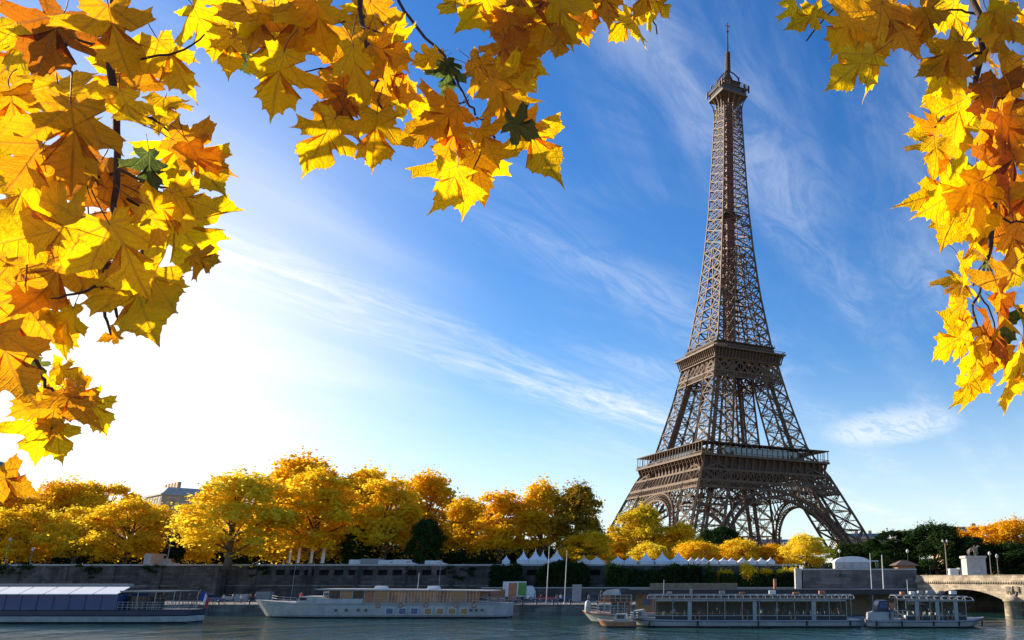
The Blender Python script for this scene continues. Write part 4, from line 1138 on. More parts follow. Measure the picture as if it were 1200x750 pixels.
# 2. white passenger ship
YB = 160; xl, xr = xat(298, YB, -2), xat(606, YB, -3); Lb = xr-xl
bt = empty('passenger_ship', ((xl+xr)/2, YB, ZW), 'white passenger ship with a glazed deckhouse and pointed bow, in the middle', 'boat')
def bx(px): return xat(px, YB-3.6, -1)-(xl+xr)/2
hull(bt, Lb-2.5, 7.4, [(-.5,.8,0),(.22,.9,1),(.5,.95,1),(2.35,1.0,1),(2.5,1.02,1)], bow=.30, stern=.10, rake=2.6, sheer=.55, mats=[M['dark'],M['offwhite']])
zd = 2.5
# raised main deck block
b = MB(); b.box(bx(372), bx(424), -3.25, 3.25, zd-.05, 3.25); b.box(bx(424)+.01, bx(575), -3.0, 3.0, zd-.05, 2.58)
b.build('superstructure', M['offwhite'], bt)
segs = [(383,396,'darkglass'),(397,410,'amberglass'),(411,424,'darkglass'),(425,436,'rust'),(437,452,'amberglass'),(453,472,'warmglass'),(473,490,'warmglass'),(491,508,'warmglass'),(509,526,'warmglass'),(527,544,'amberglass'),(545,560,'warmglass')]
for p0, p1, m_ in segs:
    w = MB().box(bx(p0)+.06, bx(p1)+.09, -3.1, -3.02, 2.6 if p0 > 424 else 3.3, 4.55).build('window', M[m_], bt)
    MB().box(bx(p0)-.06, bx(p0)+.05, -3.16, -3.0, 2.6, 4.6).build('frame', M['offwhite'], w)
MB().box(bx(384), bx(560), -2.95, 3.05, 3.3, 4.55).build('saloon', M['wood'], bt)
rfz = 4.62
b = MB(); b.prism([(bx(366),rfz+.28),(bx(372),rfz+.06),(bx(575),rfz-.12),(bx(575),rfz+.02),(bx(480),rfz+.2),(bx(372),rfz+.3)], -3.6, 3.6); rf = fixnormals(b.build('roof', M['offwhite'], bt))
for px in (437, 500):
    MB().prism([(bx(px)-1.0,rfz+.2),(bx(px)-.8,rfz+.75),(bx(px)+.8,rfz+.7),(bx(px)+1.0,rfz+.18)], -1.2, .6).build('roof_hatch', M['white'], rf)
MB().prism([(bx(344),zd+.1),(bx(347),zd+1.0),(bx(350),zd+1.15),(bx(372),zd+1.1),(bx(384),zd+.6),(bx(384),zd-.1)], -2.6, 2.6).build('wheelhouse', M['offwhite'], bt)
MB().box(bx(347)+.1,bx(356),-2.66,-2.603,zd+.45,zd+.9).build('wheelhouse_window', M['darkglass'], bt)
MB().box(bx(372),bx(383),-1.6,1.6,zd+1.1,zd+1.9).build('bridge_cabin', M['white'], bt); MB().box(bx(373),bx(382),-1.66,-1.603,zd+1.25,zd+1.7).build('bridge_window', M['blueglass'], bt)
for px in (395,407,421,430,553,559,566):
    b = MB(); b.tube([(bx(px),-3.62,1.35),(bx(px),-3.74,1.35)], .26, 12); b.build('porthole', M['darkglass'], bt)
for px, m_ in ((458,'blueglass'),(473,'blueglass'),(487,'blueglass'),(503,'amberglass'),(517,'amberglass'),(531,'amberglass'),(545,'amberglass')):
    w = MB().box(bx(px)-.72,bx(px)+.72,-3.76,-3.64,.62,1.75).build('hull_window', M['white'], bt); MB().box(bx(px)-.6,bx(px)+.6,-3.79,-3.762,.72,1.65).build('pane', M[m_], w)
railing(bt, [(bx(560),-3.3,zd),(bx(596),-2.7,zd),(bx(603),-1.6,zd),(bx(603),1.6,zd),(bx(560),3.3,zd)], 1.0, rails=(1,.5), step=.8)
railing(bt, [(bx(438),-3.45,2.55),(bx(560),-3.45,2.55)], .75, step=1.0, mat_='offwhite', r=.018)
railing(bt, [(bx(308),-.5,zd+.45),(bx(318),-1.6,zd+.3),(bx(345),-2.9,zd+.05)], .8, step=1.2, mat_='offwhite')
MB().bar((bx(303),0,zd+.75),(bx(350),0,zd+.85),.12).build('bow_spar', M['dark'], bt)
for px in (350,352): pass
MB().tube([(bx(480),0,rfz),(bx(480),0,rfz+3.0)], .05, 6).build('mast', M['offwhite'], bt)
for px in (444,470,500,535,556):
    ring = [(bx(px)+.36*math.cos(t), -3.72, 2.15+.36*math.sin(t)) for t in np.linspace(0, 2*math.pi, 13)]
    MB().tube(ring, .09, 6, False).build('life_ring', M['rust'], bt)
MB().box(-Lb/2+4, Lb/2-2.2, -3.80, -3.77, 2.22, 2.34).build('rubbing_strake', M['grey'], bt)
for px in (566,575,584):
    MB().lathe([(.05,0),(.05,.7),(.5,.72),(.5,.78)], (bx(px),-1.0,zd), 10).build('deck_table', M['white'], bt)
person((xl+ (Lb)*.175, YB-.3, ZW+zd+.1), 'red', 'person in red standing on the white ship bow deck', .5)

# 3. boat landing with long dark roof
YL = 150
ld = empty('boat_landing', (xat(905, YL, 0), YL, ZW), 'floating boat landing under a long flat dark roof behind the open boats', 'landing stage')
hl = (xat(1072,YL,1)-xat(742,YL,1))/2
MB().box(-hl,hl,-4,4,-.5,.7).build('pontoon', M['grey'], ld)
MB().box(-hl-.3,hl+.3,-4.4,4.4,4.15,4.95).build('roof', M['dark'], ld)
MB().box(-hl+.5,hl-.5,2.9,3.1,.7,4.15).build('back_wall', M['bark_pale'], ld)
MB().box(-hl+3,-hl+18,1.6,1.9,4.953,5.9).build('sign_board', M['bark_pale'], ld)
MB().tube([(.5,0,4.95),(.5,0,6.6)], .28, 12).build('chimney', M['rust'], ld)
for k in range(14):
    x = -hl+.4+(2*hl-.8)*k/13
    MB().bar((x,-4,.7),(x,-4,4.15),.16).build('column', M['grey'], ld)
gw = empty('gangway', (xat(1035,160,0), 154.2, ZQ), 'steel gangway from the landing to the quay before the ramp wall', 'gangway')
MB().box(-.8,.8,0,17,-.1,.05).build('deck', M['grey'], gw); railing(gw, [(-.75,0,.05),(-.75,17,.05)]); railing(gw, [(.75,0,.05),(.75,17,.05)])

# 4. open-sided glass boats on the right
def open_boat(px0, px1, YB, label, bowdir, cab0, cab1, B_=6.2, roof_tilt=0.0, hullm='offwhite', seats=26, raised=True):
    xa, xb = xat(px0, YB, -3), xat(px1, YB, -3); Lb = xb-xa; cx = (xa+xb)/2
    bt = empty('open_tour_boat', (cx, YB, ZW), label, 'boat', 'open sided tour boats')
    q = lambda px: xat(px, YB-2.8, -1.5)-cx
    hull(bt, Lb-1.5, B_, [(-.4,.84,0),(.18,.93,1),(.72,1.0,2),(.80,1.02,3),(1.0,1.0,3)], bow=.13, stern=.05, rake=1.6, bowdir=bowdir, sheer=.35, mats=[M['dark'],M[hullm],M['dark'],M['grey']])
    x0, x1 = q(cab0), q(cab1)
    MB().box(x0, x1, -2.75, 2.75, .98, 1.06).build('deck', M['bark'], bt)
    nP = max(5, int((x1-x0)/2.3))
    for s in (-1, 1):
        b = MB(); b.box(x0, x1, s*2.8-.015, s*2.8+.015, 1.65, 3.55); b.build('glass_side', M['paneglass'], bt)
        b = MB()
        for k in range(nP+1): x = x0+(x1-x0)*k/nP; b.box(x-.045, x+.045, s*2.86-.05, s*2.86+.05, 1.0, 3.75)
        b.box(x0, x1, s*2.85-.06, s*2.85+.06, 3.55, 3.72); b.box(x0, x1, s*2.85-.05, s*2.85+.05, 1.55, 1.65); b.build('side_frame', M['steel'], bt)
        MB().box(x0, x1, s*2.83-.02, s*2.83+.02, 1.0, 1.55).build('side_panel', M['dark'], bt)
    # light roof of glazing bars standing above the sides
    b = MB(); nB = max(10, int((x1-x0)/.95))
    zr0 = 3.9
    for yy, zz in ((-2.95,zr0),(-1.9,zr0+.42),(0,zr0+.55),(1.9,zr0+.42),(2.95,zr0)): b.bar((x0-1.2,yy,zz),(x1+1.2,yy,zz+roof_tilt),.11)
    for k in range(nB+1):
        x = x0-1.2+(x1-x0+2.4)*k/nB; dzr = roof_tilt*k/nB
        b.bar((x,-2.95,zr0+dzr),(x,-1.9,zr0+.42+dzr),.09); b.bar((x,-1.9,zr0+.42+dzr),(x,1.9,zr0+.44+dzr),.09); b.bar((x,1.9,zr0+.42+dzr),(x,2.95,zr0+dzr),.09)
    for k in range(nP+1): x = x0+(x1-x0)*k/nP; b.bar((x,-2.86,3.7),(x,-2.95,zr0),.09); b.bar((x,2.86,3.7),(x,2.95,zr0),.09)
    rf = b.build('roof_frame', M['steel'], bt)
    b = MB(); b.quad((x0-1,-1.88,zr0+.38),(x1+1,-1.88,zr0+.38+roof_tilt),(x1+1,1.88,zr0+.40+roof_tilt),(x0-1,1.88,zr0+.40)); b.build('roof_glazing', M['paneglass'], rf)
    rd = random.Random(int(px0))
    for k in range(seats):
        x = x0+.8+(x1-x0-1.6)*k/(seats-1)
        for yy in (-1.7, 1.3):
            bevel(MB().box(x-.22,x+.22,yy-.55,yy+.55,1.06,1.5).box(x+.16,x+.26,yy-.55,yy+.55,1.5,2.05).build('seat', M['white' if rd.random() < .5 else ('rust' if rd.random() < .5 else 'grey')], bt), .03)
    for f in (.18,.52,.83):
        x = x0+(x1-x0)*f; MB().box(x-.28,x+.28,-2.96,-2.915,1.0,3.5).build('door', M['steel'], bt)
    for k in range(7):
        x = x0+(x1-x0)*(.06+.14*k)+rd.uniform(-.6,.6); w_b = rd.uniform(.4,1.1)
        bevel(MB().box(x-w_b/2,x+w_b/2,-.5,.6,zr0+.56,zr0+.56+rd.uniform(.25,.7)).build('deck_box', M[rd.choice(['rust','white','wood','grey','offwhite'])], rf), .03)
    MB().tube([(x0+1,0,zr0+.5),(x0+1,0,zr0+2.6)], .04, 6).build('antenna', M['white'], rf)
    for f in (.22,.47,.72):
        x = x0+(x1-x0)*f; ring = [(x+.34*math.cos(t), -2.97, 1.3+.34*math.sin(t)) for t in np.linspace(0, 2*math.pi, 13)]
        MB().tube(ring, .08, 6, False).build('life_ring', M['rust'], bt)
    for f in (.1,.3,.55,.75,.93):
        x = -Lb/2+Lb*f; MB().tube([(x,-B_/2-.12,.9),(x,-B_/2-.12,.25)], .12, 8).build('fender', M['rubber'], bt)
    return bt, q, cx
o1, q, cx1 = open_boat(735, 1012, 131, 'long open sided glass boat with a pale hull, longest of the right hand boats', -1, 768, 992)
MB().prism([(q(738),1.1),(q(742),2.2),(q(752),2.35),(q(757),1.1)], -1.9, 1.9).build('wheelhouse', M['offwhite'], o1)
MB().box(q(742)+.1,q(752)-.1,-1.95,-1.903,1.55,2.1).build('wheelhouse_window', M['darkglass'], o1)
MB().prism([(q(752),3.0),(q(754),3.9),(q(758),4.1),(q(760),3.0)], -.8, .8).build('ventilator', M['blueglass'], o1)
railing(o1, [(q(738),-1.2,1.1),(q(748),-2.4,1.05),(q(766),-2.9,1.0)], .9, step=.7, rails=(1,.66,.33))
o2, q, cx2 = open_boat(1008, 1153, 130, 'short open sided glass boat with a flared bow, nearest the bridge', 1, 1062, 1132, seats=9, roof_tilt=-.25)
MB().prism([(q(1020),1.0),(q(1022),1.9),(q(1030),2.1),(q(1047),2.1),(q(1047),1.0)], -2.2, 2.2).build('foredeck', M['offwhite'], o2)
MB().prism([(q(1028),2.1),(q(1032),3.5),(q(1034),3.65),(q(1043),3.65),(q(1044),2.1)], -1.7, 1.7).build('wheelhouse', M['navy'], o2)
MB().box(q(1033),q(1042),-1.76,-1.703,2.6,3.4).build('wheelhouse_window', M['blueglass'], o2)
MB().box(q(1044),q(1050),-2.2,-1.8,2.4,3.3).build('locker', M['rust'], o2)
railing(o2, [(q(1047),-2.6,1.0),(q(1062),-2.9,1.0)], 1.3, step=.5, rails=(1,.66,.33), mat_='offwhite')
b = MB(); b.bar((q(1048),-2.9,2.6),(q(1060),-3.0,1.2),.3,.1); b.build('boarding_stairs', M['offwhite'], o2)
# old boat behind them, bow showing at the left
YB = 142
xa, xb = xat(682, YB, -3), xat(860, YB, -3); cx = (xa+xb)/2
ob = empty('workboat', (cx, YB, ZW), 'weathered tan workboat with a cluttered bow, behind the long open boat', 'boat')
q = lambda px: xat(px, YB-2.5, -1.5)-cx
hull(ob, xb-xa-1.6, 6, [(-.4,.8,0),(.2,.9,1),(1.0,1.0,2),(1.25,1.03,1),(1.4,1.0,2)], bow=.2, stern=.06, rake=1.8, sheer=.5, mats=[M['dark'],M['offwhite'],M['rust']])
MB().box(q(702),q(716),-1.6,1.6,3.2,4.2).build('deck_locker', M['wood'], ob)
MB().prism([(q(702),4.2),(q(709),4.9),(q(722),5.0),(q(724),4.2)], -1.5, 1.5).build('canopy', M['offwhite'], ob)
MB().box(q(716),q(735),-2.3,2.3,1.4,4.2).build('cabin', M['darkglass'], ob)
MB().box(q(700),q(740),-2.5,2.5,3.05,3.2).build('upper_deck', M['rust'], ob)
for px in (701,708,716,724,732): MB().bar((q(px),-2.45,1.4),(q(px),-2.45,3.05),.12).build('deck_post', M['offwhite'], ob)
railing(ob, [(q(688),-.7,1.75),(q(694),-1.8,1.6),(q(704),-2.5,1.45),(q(735),-2.7,1.4)], 1.2, step=.6, rails=(1,.66,.33), mat_='offwhite')
railing(ob, [(q(701),-2.4,3.2),(q(740),-2.4,3.2)], 1.0, step=.8, mat_='offwhite')
MB().lathe([(.45,0),(.5,.6),(.42,1.5),(.1,1.8)], (q(687),-.9,1.6), 10).build('bow_fender', M['offwhite'], ob, True)
bs = MB()
pz = empty('work_dinghy', (xat(724,128.5,-3), 128.5, ZW), 'small tan launch tucked between the workboat and the long open boat', 'boat')
hull(pz, 5.2, 2.2, [(-.3,.8,0),(.2,.9,1),(.8,1.0,2),(.95,1.02,1)], bow=.35, stern=.05, rake=.8, sheer=.3, n=20, mats=[M['dark'],M['rust'],M['offwhite']])
MB().prism([(-.6,.95),(-.3,1.8),(1.2,1.9),(1.4,.95)], -.7, .7).build('cabin', M['offwhite'], pz); MB().box(-.1,1.0,-.74,-.703,1.2,1.7).build('cabin_window', M['darkglass'], pz)
person((xat(705,141,-1), 140.2, ZW+3.2), 'navy', 'person in dark clothes on the workboat upper deck', 1)
person((xat(1040,129,-1), 127.6, ZW+1.02), 'blue', 'person in blue at the bow of the short boat', 1)


for px, lab in ((246,'iron ladder on the quay edge by the glass boat flag'),(612,'iron ladder on the quay edge below the box truck'),(655,'iron ladder on the quay edge between the two flagpoles')):
    o = empty('quay_ladder', (xat(px, 169.7, -3), 169.72, ZW), lab, 'ladder')
    b = MB()
    for k in range(6): b.bar((-.25,0,.1+k*.35),(.25,0,.1+k*.35),.05)
    b.build('rungs', M['dark'], o)
    for s_x in (-.27,.27): MB().bar((s_x,0,-.3),(s_x,0,2.5),.06).build('rail', M['dark'], o)
# ---- life on the lower quay and aboard
for px, Yp, top, lab in ((262,180,'offwhite','person in a pale coat walking behind the parked hatchback'),(626,186,'red','person in red walking between the truck and the flagpole'),(634,177,'navy','person in navy standing at the foot of the taller flagpole'),
        (652,182,'rust','person in an orange top between the two flagpoles'),(657,181.5,'white','person in white between the two flagpoles'),(690,178,'grey','person in grey on the quay right of the dark panel'),(273,184,'grey','person in grey left of the quay tree trunk')):
    person((xat(px, Yp, -1), Yp, ZQ), top, lab, px % 6)
car((xat(270, 192, -1), 192, ZQ), 3.0, 'pale grey car parked behind the dark blue hatchback', 'offwhite')
car((xat(640, 194, -1), 194, ZQ), .05, 'red car parked below the clipped hedges by the flagpoles', 'red')
car((xat(662, 194, -1), 194, ZQ), -.05, 'dark car parked right of the red one below the hedges', 'carblue')
for px, w, h_, m_, lab in ((285,2.4,1.5,'pale_stone','pale stack of crates beside the quay tree trunk'),(310,3.0,2.0,'grey','grey container behind the white ship bow'),(585,3.2,2.5,'rust','rusty container behind the white ship stern')):
    o = empty('quay_container', (xat(px, 190, -1), 190, ZQ), lab, 'container')
    bevel(MB().box(-w/2,w/2,-1,1,.12,h_).build('body', M[m_], o), .05)
    b = MB()
    for k in range(int(w/.3)): b.box(-w/2+.1+k*.3,-w/2+.2+k*.3,-1.06,-1.002,.2,h_-.1)
    b.build('ribs', M[m_], o); MB().box(-w/2,w/2,-.8,-.6,0,.118).box(-w/2,w/2,.6,.8,0,.118).build('skid', M['dark'], o)
for i, px in enumerate((246,258,270,282,620,634,648)):
    o = empty('crowd_barrier', (xat(px, 172.5, -1), 172.5, ZQ), 'grey steel crowd barrier along the quay edge', 'barrier', 'crowd barriers on the quay')
    b = MB()
    for zz in (.2,1.05): b.bar((-1.1,0,zz),(1.1,0,zz),.05)
    for k in range(10): b.bar((-1.1+k*.244,0,.2),(-1.1+k*.244,0,1.05),.03)
    b.build('rail_panel', M['steel'], o)
    for s_x in (-.9,.9): MB().bar((s_x,-.3,.03),(s_x,.3,.03),.06).bar((s_x,0,.05),(s_x,0,.2),.05).build('foot', M['steel'], o)
# creeper and a string course breaking up the wall
MB().box(-900, 20, -.1, -.002, 3.0, 3.25).build('string_course', M['quay_stone'], wall)
def creeper(px0, px1, ztop, drop, label, seed):
    rd = random.Random(seed); X0, X1 = xat(px0, YW, 5), xat(px1, YW, 5); lumps = []
    for k in range(int((X1-X0)*2.2)):
        x = rd.uniform(0, X1-X0); f = 1-abs(2*x/(X1-X0)-1)**1.5
        lumps.append(((x, 0, -rd.random()*drop*(.3+.7*f)), (.8,.22,.55)))
    o = bpy.data.objects.new('creeper', crown_mesh('foliage', lumps, 420, .2, M['hedge'])); link(o); o.location = (X0, YW-.3, ztop)
    o.material_slots[0].link = 'OBJECT'; o.material_slots[0].material = M['green' if seed % 2 else 'hedge']
    tag(o, label, 'creeper')
creeper(-6, 40, 5.7, 2.6, 'green creeper spilling over the wall below the leaning lamp posts', 1)
creeper(92, 118, 5.6, 3.4, 'dark creeper hanging down the wall behind the left glass boat', 2)
creeper(168, 192, 5.7, 2.0, 'green creeper on the wall below the beige box van', 3)
creeper(292, 316, 5.6, 3.6, 'dark creeper on the wall right of the quay tree trunk', 4)
creeper(525, 560, 5.7, 4.2, 'dark creeper hanging over the wall behind the white ship stern', 6)
for k in range(9):
    px = 790+k*24+(k*7 % 11); person((xat(px, 131.6, -2), 130.2+(k % 3), ZW+1.05), ('white','rust','navy','red','offwhite')[k % 5], 'passenger standing among the seats of the long open glass boat', k*1.3, s=.92)['group'] = 'passengers of the long open boat'
for k in range(4):
    px = 1074+k*15; person((xat(px, 130.2, -2), 129.4+(k % 2), ZW+1.05), ('white','navy','rust','offwhite')[k], 'passenger standing among the seats of the short open glass boat', k*1.7, s=.92)['group'] = 'passengers of the short open boat'

# ------------------------------------------------------------------ foreground leaves
def leaf_material(name, diff, trans):
    m, n, l, p = nm(name); out = n['Material Output']
    uv = n.new('ShaderNodeUVMap'); uv.uv_map = 'leaf'
    s = n.new('ShaderNodeSeparateXYZ'); l.new(uv.outputs[0], s.inputs[0])
    def mt(op, a, b=None, c=None):
        q = n.new('ShaderNodeMath'); q.operation = op
        for i, v in enumerate((a, b, c)):
            if v is None: continue
            if isinstance(v, (int, float)): q.inputs[i].default_value = v
            else: l.new(v, q.inputs[i])
        return q.outputs[0]
    def rmp(v, a, b, c, d):
        q = n.new('ShaderNodeMapRange'); l.new(v, q.inputs[0])
        for i, x in enumerate((a, b, c, d)): q.inputs[i+1].default_value = x
        return q.outputs[0]
    x, y = s.outputs[0], mt('SUBTRACT', s.outputs[1], .02)
    an = mt('ARCTAN2', x, y); rad = mt('SQRT', mt('ADD', mt('MULTIPLY', x, x), mt('MULTIPLY', y, y)))
    pp = mt('PINGPONG', an, R(21)); dist = mt('MULTIPLY', rad, pp)
    main = rmp(dist, .007, .019, 1, 0)
    # side veins: herringbone off each main vein
    hb = mt('SUBTRACT', mt('MULTIPLY', rad, 9.0), mt('MULTIPLY', pp, 5.0)); fr = mt('PINGPONG', hb, .5)
    sidev = mt('MULTIPLY', rmp(fr, .02, .09, 1, 0), .45)
    vein = mt('MAXIMUM', main, sidev)
    oi = n.new('ShaderNodeObjectInfo')
    no = n.new('ShaderNodeTexNoise'); no.inputs['Scale'].default_value = 4.5; no.inputs['Detail'].default_value = 6; no.inputs['Roughness'].default_value = .7
    off = n.new('ShaderNodeVectorMath'); off.operation = 'ADD'; cbx = n.new('ShaderNodeCombineXYZ')
    l.new(mt('MULTIPLY', oi.outputs['Random'], 40.0), cbx.inputs[0]); l.new(uv.outputs[0], off.inputs[0]); l.new(cbx.outputs[0], off.inputs[1]); l.new(off.outputs[0], no.inputs['Vector'])
    def mixc(f, a, b):
        q = n.new('ShaderNodeMix'); q.data_type = 'RGBA'; l.new(f, q.inputs[0])
        for i, v in ((6, a), (7, b)):
            if isinstance(v, tuple): q.inputs[i].default_value = (*v, 1)
            else: l.new(v, q.inputs[i])
        return q.outputs[2]
    eu = n.new('ShaderNodeUVMap'); eu.uv_map = 'edge'; es = n.new('ShaderNodeSeparateXYZ'); l.new(eu.outputs[0], es.inputs[0])
    spots = mt('MAXIMUM', rmp(no.outputs[0], .56, .70, 0, .8), rmp(mt('ADD', es.outputs[0], mt('MULTIPLY', mt('SUBTRACT', no.outputs[0], .5), 1.1)), .98, 1.18, 0, .85))
    rnd = rmp(oi.outputs['Random'], 0, 1, 0, 1)
    dcol = mixc(rnd, diff[0], diff[1]); dcol = mixc(spots, dcol, diff[2]); dcol = mixc(mt('MULTIPLY', vein, .8), dcol, diff[3])
    tcol = mixc(rnd, trans[0], trans[1]); tcol = mixc(spots, tcol, trans[2]); tcol = mixc(mt('MULTIPLY', vein, .8), tcol, trans[3])
    d = n.new('ShaderNodeBsdfDiffuse'); l.new(dcol, d.inputs[0]); t = n.new('ShaderNodeBsdfTranslucent'); l.new(tcol, t.inputs[0])
    g = n.new('ShaderNodeBsdfGlossy'); g.inputs['Roughness'].default_value = .45; g.inputs[0].default_value = (.9,.9,.9,1)
    b = n.new('ShaderNodeBump'); b.inputs['Strength'].default_value = .6; b.inputs['Distance'].default_value = .05; l.new(mt('ADD', vein, no.outputs[0]), b.inputs['Height'])
    for q in (d, t, g): l.new(b.outputs[0], q.inputs['Normal'])
    m1 = n.new('ShaderNodeMixShader'); m1.inputs[0].default_value = .70; l.new(d.outputs[0], m1.inputs[1]); l.new(t.outputs[0], m1.inputs[2])
    m2 = n.new('ShaderNodeMixShader'); m2.inputs[0].default_value = .02; l.new(m1.outputs[0], m2.inputs[1]); l.new(g.outputs[0], m2.inputs[2])
    l.new(m2.outputs[0], out.inputs[0]); return m
LM = {
 'y': leaf_material('yellow_leaf', ((.88,.33,.001),(.95,.44,.002),(.40,.13,.003),(.80,.5,.06)), ((1.0,.58,.001),(1.0,.72,.003),(.85,.38,.01),(.80,.42,.02))),
 'o': leaf_material('orange_leaf', ((.52,.20,.006),(.62,.28,.008),(.30,.10,.006),(.65,.36,.05)), ((.85,.36,.004),(.95,.48,.006),(.6,.22,.01),(.6,.26,.02))),
 'b': leaf_material('shaded_brown_leaf', ((.26,.10,.008),(.34,.14,.008),(.15,.055,.006),(.42,.21,.05)), ((.50,.15,.005),(.62,.22,.006),(.22,.07,.01),(.3,.12,.03))),  # darker leaf copy, shade among the leaves put into its colour
 'g': leaf_material('green_leaf', ((.03,.06,.03),(.06,.08,.03),(.12,.09,.02),(.09,.12,.06)), ((.06,.12,.03),(.20,.20,.03),(.4,.3,.03),(.16,.25,.06))),
}
M['petiole'] = mat('petiole', (.20,.06,.02), .6, .2, 40, 0)
HALF = [(0,.0),(.05,-.05),(.16,-.12),(.24,-.09),(.38,-.10),(.33,.00),(.37,.06),(.29,.13),(.40,.15),(.47,.20),(.62,.24),(.56,.32),(.60,.42),(.47,.41),(.44,.47),(.33,.42),(.215,.43),(.24,.54),(.34,.60),(.30,.67),(.31,.76),(.20,.76),(.15,.86),(.07,.90),(0,1.06)]
def leaf_mesh(i):
    rd = random.Random(900+i); sd1, sd2, lob, slim = rd.uniform(.45,.85), rd.uniform(.55,.95), rd.uniform(.8,1.2), rd.uniform(.78,1.08)
    def half(sgn):
        wl_ = rd.uniform(.88,1.12); out = []
        for k, (x, y) in enumerate(HALF):
            j = 0 if k in (0, len(HALF)-1) else .03
            if k in (14,15,16,17): x *= sd1
            if k in (6,7,8): x *= sd2
            if 9 <= k <= 13: x *= lob
            if k <= 6: x *= .7+.4*sd2
            x *= slim
            out.append((sgn*(x*wl_+rd.uniform(-j,j)), y+rd.uniform(-j,j)))
        return out
    Rr, Ll = half(1), half(-1)
    Ll[-1] = Rr[-1]; Ll[0] = Rr[0]
    outl = Rr[:-1] + list(reversed(Ll))[:-1]
    # slightly rounded: one midpoint per edge pushed outward a touch
    pts = []
    for k in range(len(outl)):
        a, c = outl[k], outl[(k+1) % len(outl)]
        pts.append(a)
        for t_, k_ in ((.28,.965),(.5,.95),(.72,.965)):       # concave edges between the teeth
            mx_, my_ = a[0]+(c[0]-a[0])*t_, a[1]+(c[1]-a[1])*t_
            pts.append((mx_*k_ + rd.uniform(-.005,.005), .27+(my_-.27)*k_ + rd.uniform(-.005,.005)))
    C = (0, .27); fr = [.3,.55,.8,1.0]
    curl = rd.uniform(-.6,.9); fold = rd.uniform(-.15,.5); tipc = rd.uniform(-.4,.9); wv = rd.uniform(.02,.06); ph = rd.uniform(0,6); tw_ = rd.uniform(-.5,.5)
    def zf(x, y):
        return fold*(math.sqrt(x*x+.004)-.063) - curl*x*x - tipc*max(0, y-.25)**2 + wv*math.sin(9*x+ph)*math.cos(8*y+ph) + .35*wv*math.sin(23*x+ph*2)*math.sin(19*y) + tw_*x*(y-.3)
    V = [(C[0], C[1], zf(*C))]; uvs = [C]; ed = [0.]; Fc = []
    n = len(pts)
    for f in fr:
        for p in pts:
            x, y = C[0]+(p[0]-C[0])*f, C[1]+(p[1]-C[1])*f; V.append((x, y, zf(x,y))); uvs.append((x,y)); ed.append(f)
    for k in range(n): Fc.append((0, 1+k, 1+(k+1)%n))
    for r in range(3):
        for k in range(n): Fc.append((1+r*n+k, 1+(r+1)*n+k, 1+(r+1)*n+(k+1)%n, 1+r*n+(k+1)%n))
    nl = len(Fc)
    # petiole
    bx_ = rd.uniform(-.14,.14)
    mb = MB(); z0 = zf(0,0); mb.tube([(0,.05,z0+.004),(0,-.06,z0),(bx_*.2,-.16,z0-.02),(bx_*.5,-.26,z0-.06),(bx_,-.36,z0-.13)], [.005,.0075,.007,.007,.009], 5)
    o = len(V); V += mb.v; uvs += [(0,0)]*len(mb.v); ed += [0.]*len(mb.v); Fc += [tuple(o+i_ for i_ in f) for f in mb.f]
    me = bpy.data.meshes.new('leaf'); me.from_pydata(V, [], Fc)
    me.materials.append(LM['y']); me.materials.append(M['petiole'])
    ul = me.uv_layers.new(name='leaf')
    ue = me.uv_layers.new(name='edge')
    for lp in me.loops: ul.data[lp.index].uv = uvs[lp.vertex_index]; ue.data[lp.index].uv = (ed[lp.vertex_index], 0)
    me.polygons.foreach_set('material_index', [0]*nl+[1]*(len(Fc)-nl)); me.polygons.foreach_set('use_smooth', [True]*len(Fc))
    me.update(); return me
LV = [leaf_mesh(i) for i in range(22)]
lr = random.Random(5)
def put_leaf(root, px, py, size, ang, tone, Y, tilt=None):
    """centre of the blade at pixel px,py; ang = direction of the tip, 0 is down, + towards the right"""
    p = at(px, py, Y); s = size*Y/FPX*.97
    a = R(ang)
    # camera-plane axes
    rx, up_ = Vector((1,0,0)), Vector((0,-SP,CP)); tocam = Vector((0,-CP,-SP))
    tip = rx*math.sin(a) - up_*math.cos(a)
    flip = 1 if lr.random() < .6 else -1
    nrm = (tocam*flip).normalized()
    yaw = Matrix.Rotation(R(lr.uniform(18, 50)), 3, up_); tip = yaw @ tip; nrm = yaw @ nrm
    xa = tip.cross(nrm).normalized()
    Rm = Matrix((xa, tip, nrm)).transposed().to_4x4()
    t1 = lr.gauss(0, 22) if tilt is None else tilt[0]; t2 = lr.gauss(0, 19) if tilt is None else tilt[1]
    t1, t2 = max(-48,min(48,t1)), max(-55,min(55,t2))
    Rm = Rm @ Matrix.Rotation(R(t1), 4, 'X') @ Matrix.Rotation(R(t2), 4, 'Y')
    o = bpy.data.objects.new('leaf', LV[lr.randrange(len(LV))]); link(o, root)
    o.matrix_local = Matrix.Translation(p) @ Rm @ Matrix.Diagonal((s, s, s, 1)) @ Matrix.Translation((0,-.42,0))
    o.material_slots[0].link = 'OBJECT'; o.material_slots[0].material = LM[tone]
    if tone == 'g': o['label'] = 'green leaf'
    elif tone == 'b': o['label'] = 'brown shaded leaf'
    return o
def twig(root, pts, Y, r0, r1, name='twig'):
    P = [at(p[0], p[1], Y if len(p) < 3 else p[2]) for p in pts]
    # smooth
    Q = []
    for k in range(len(P)-1):
        for t in (0, .33, .66): Q.append(P[k].lerp(P[k+1], t) + Vector((lr.uniform(-1,1), lr.uniform(-1,1), lr.uniform(-1,1)))*.006*Y/2.5)
    Q.append(P[-1]); n = len(Q)
    return MB().tube(Q, [r0+(r1-r0)*k/(n-1) for k in range(n)], 7).build(name, M['twig'], root, True)
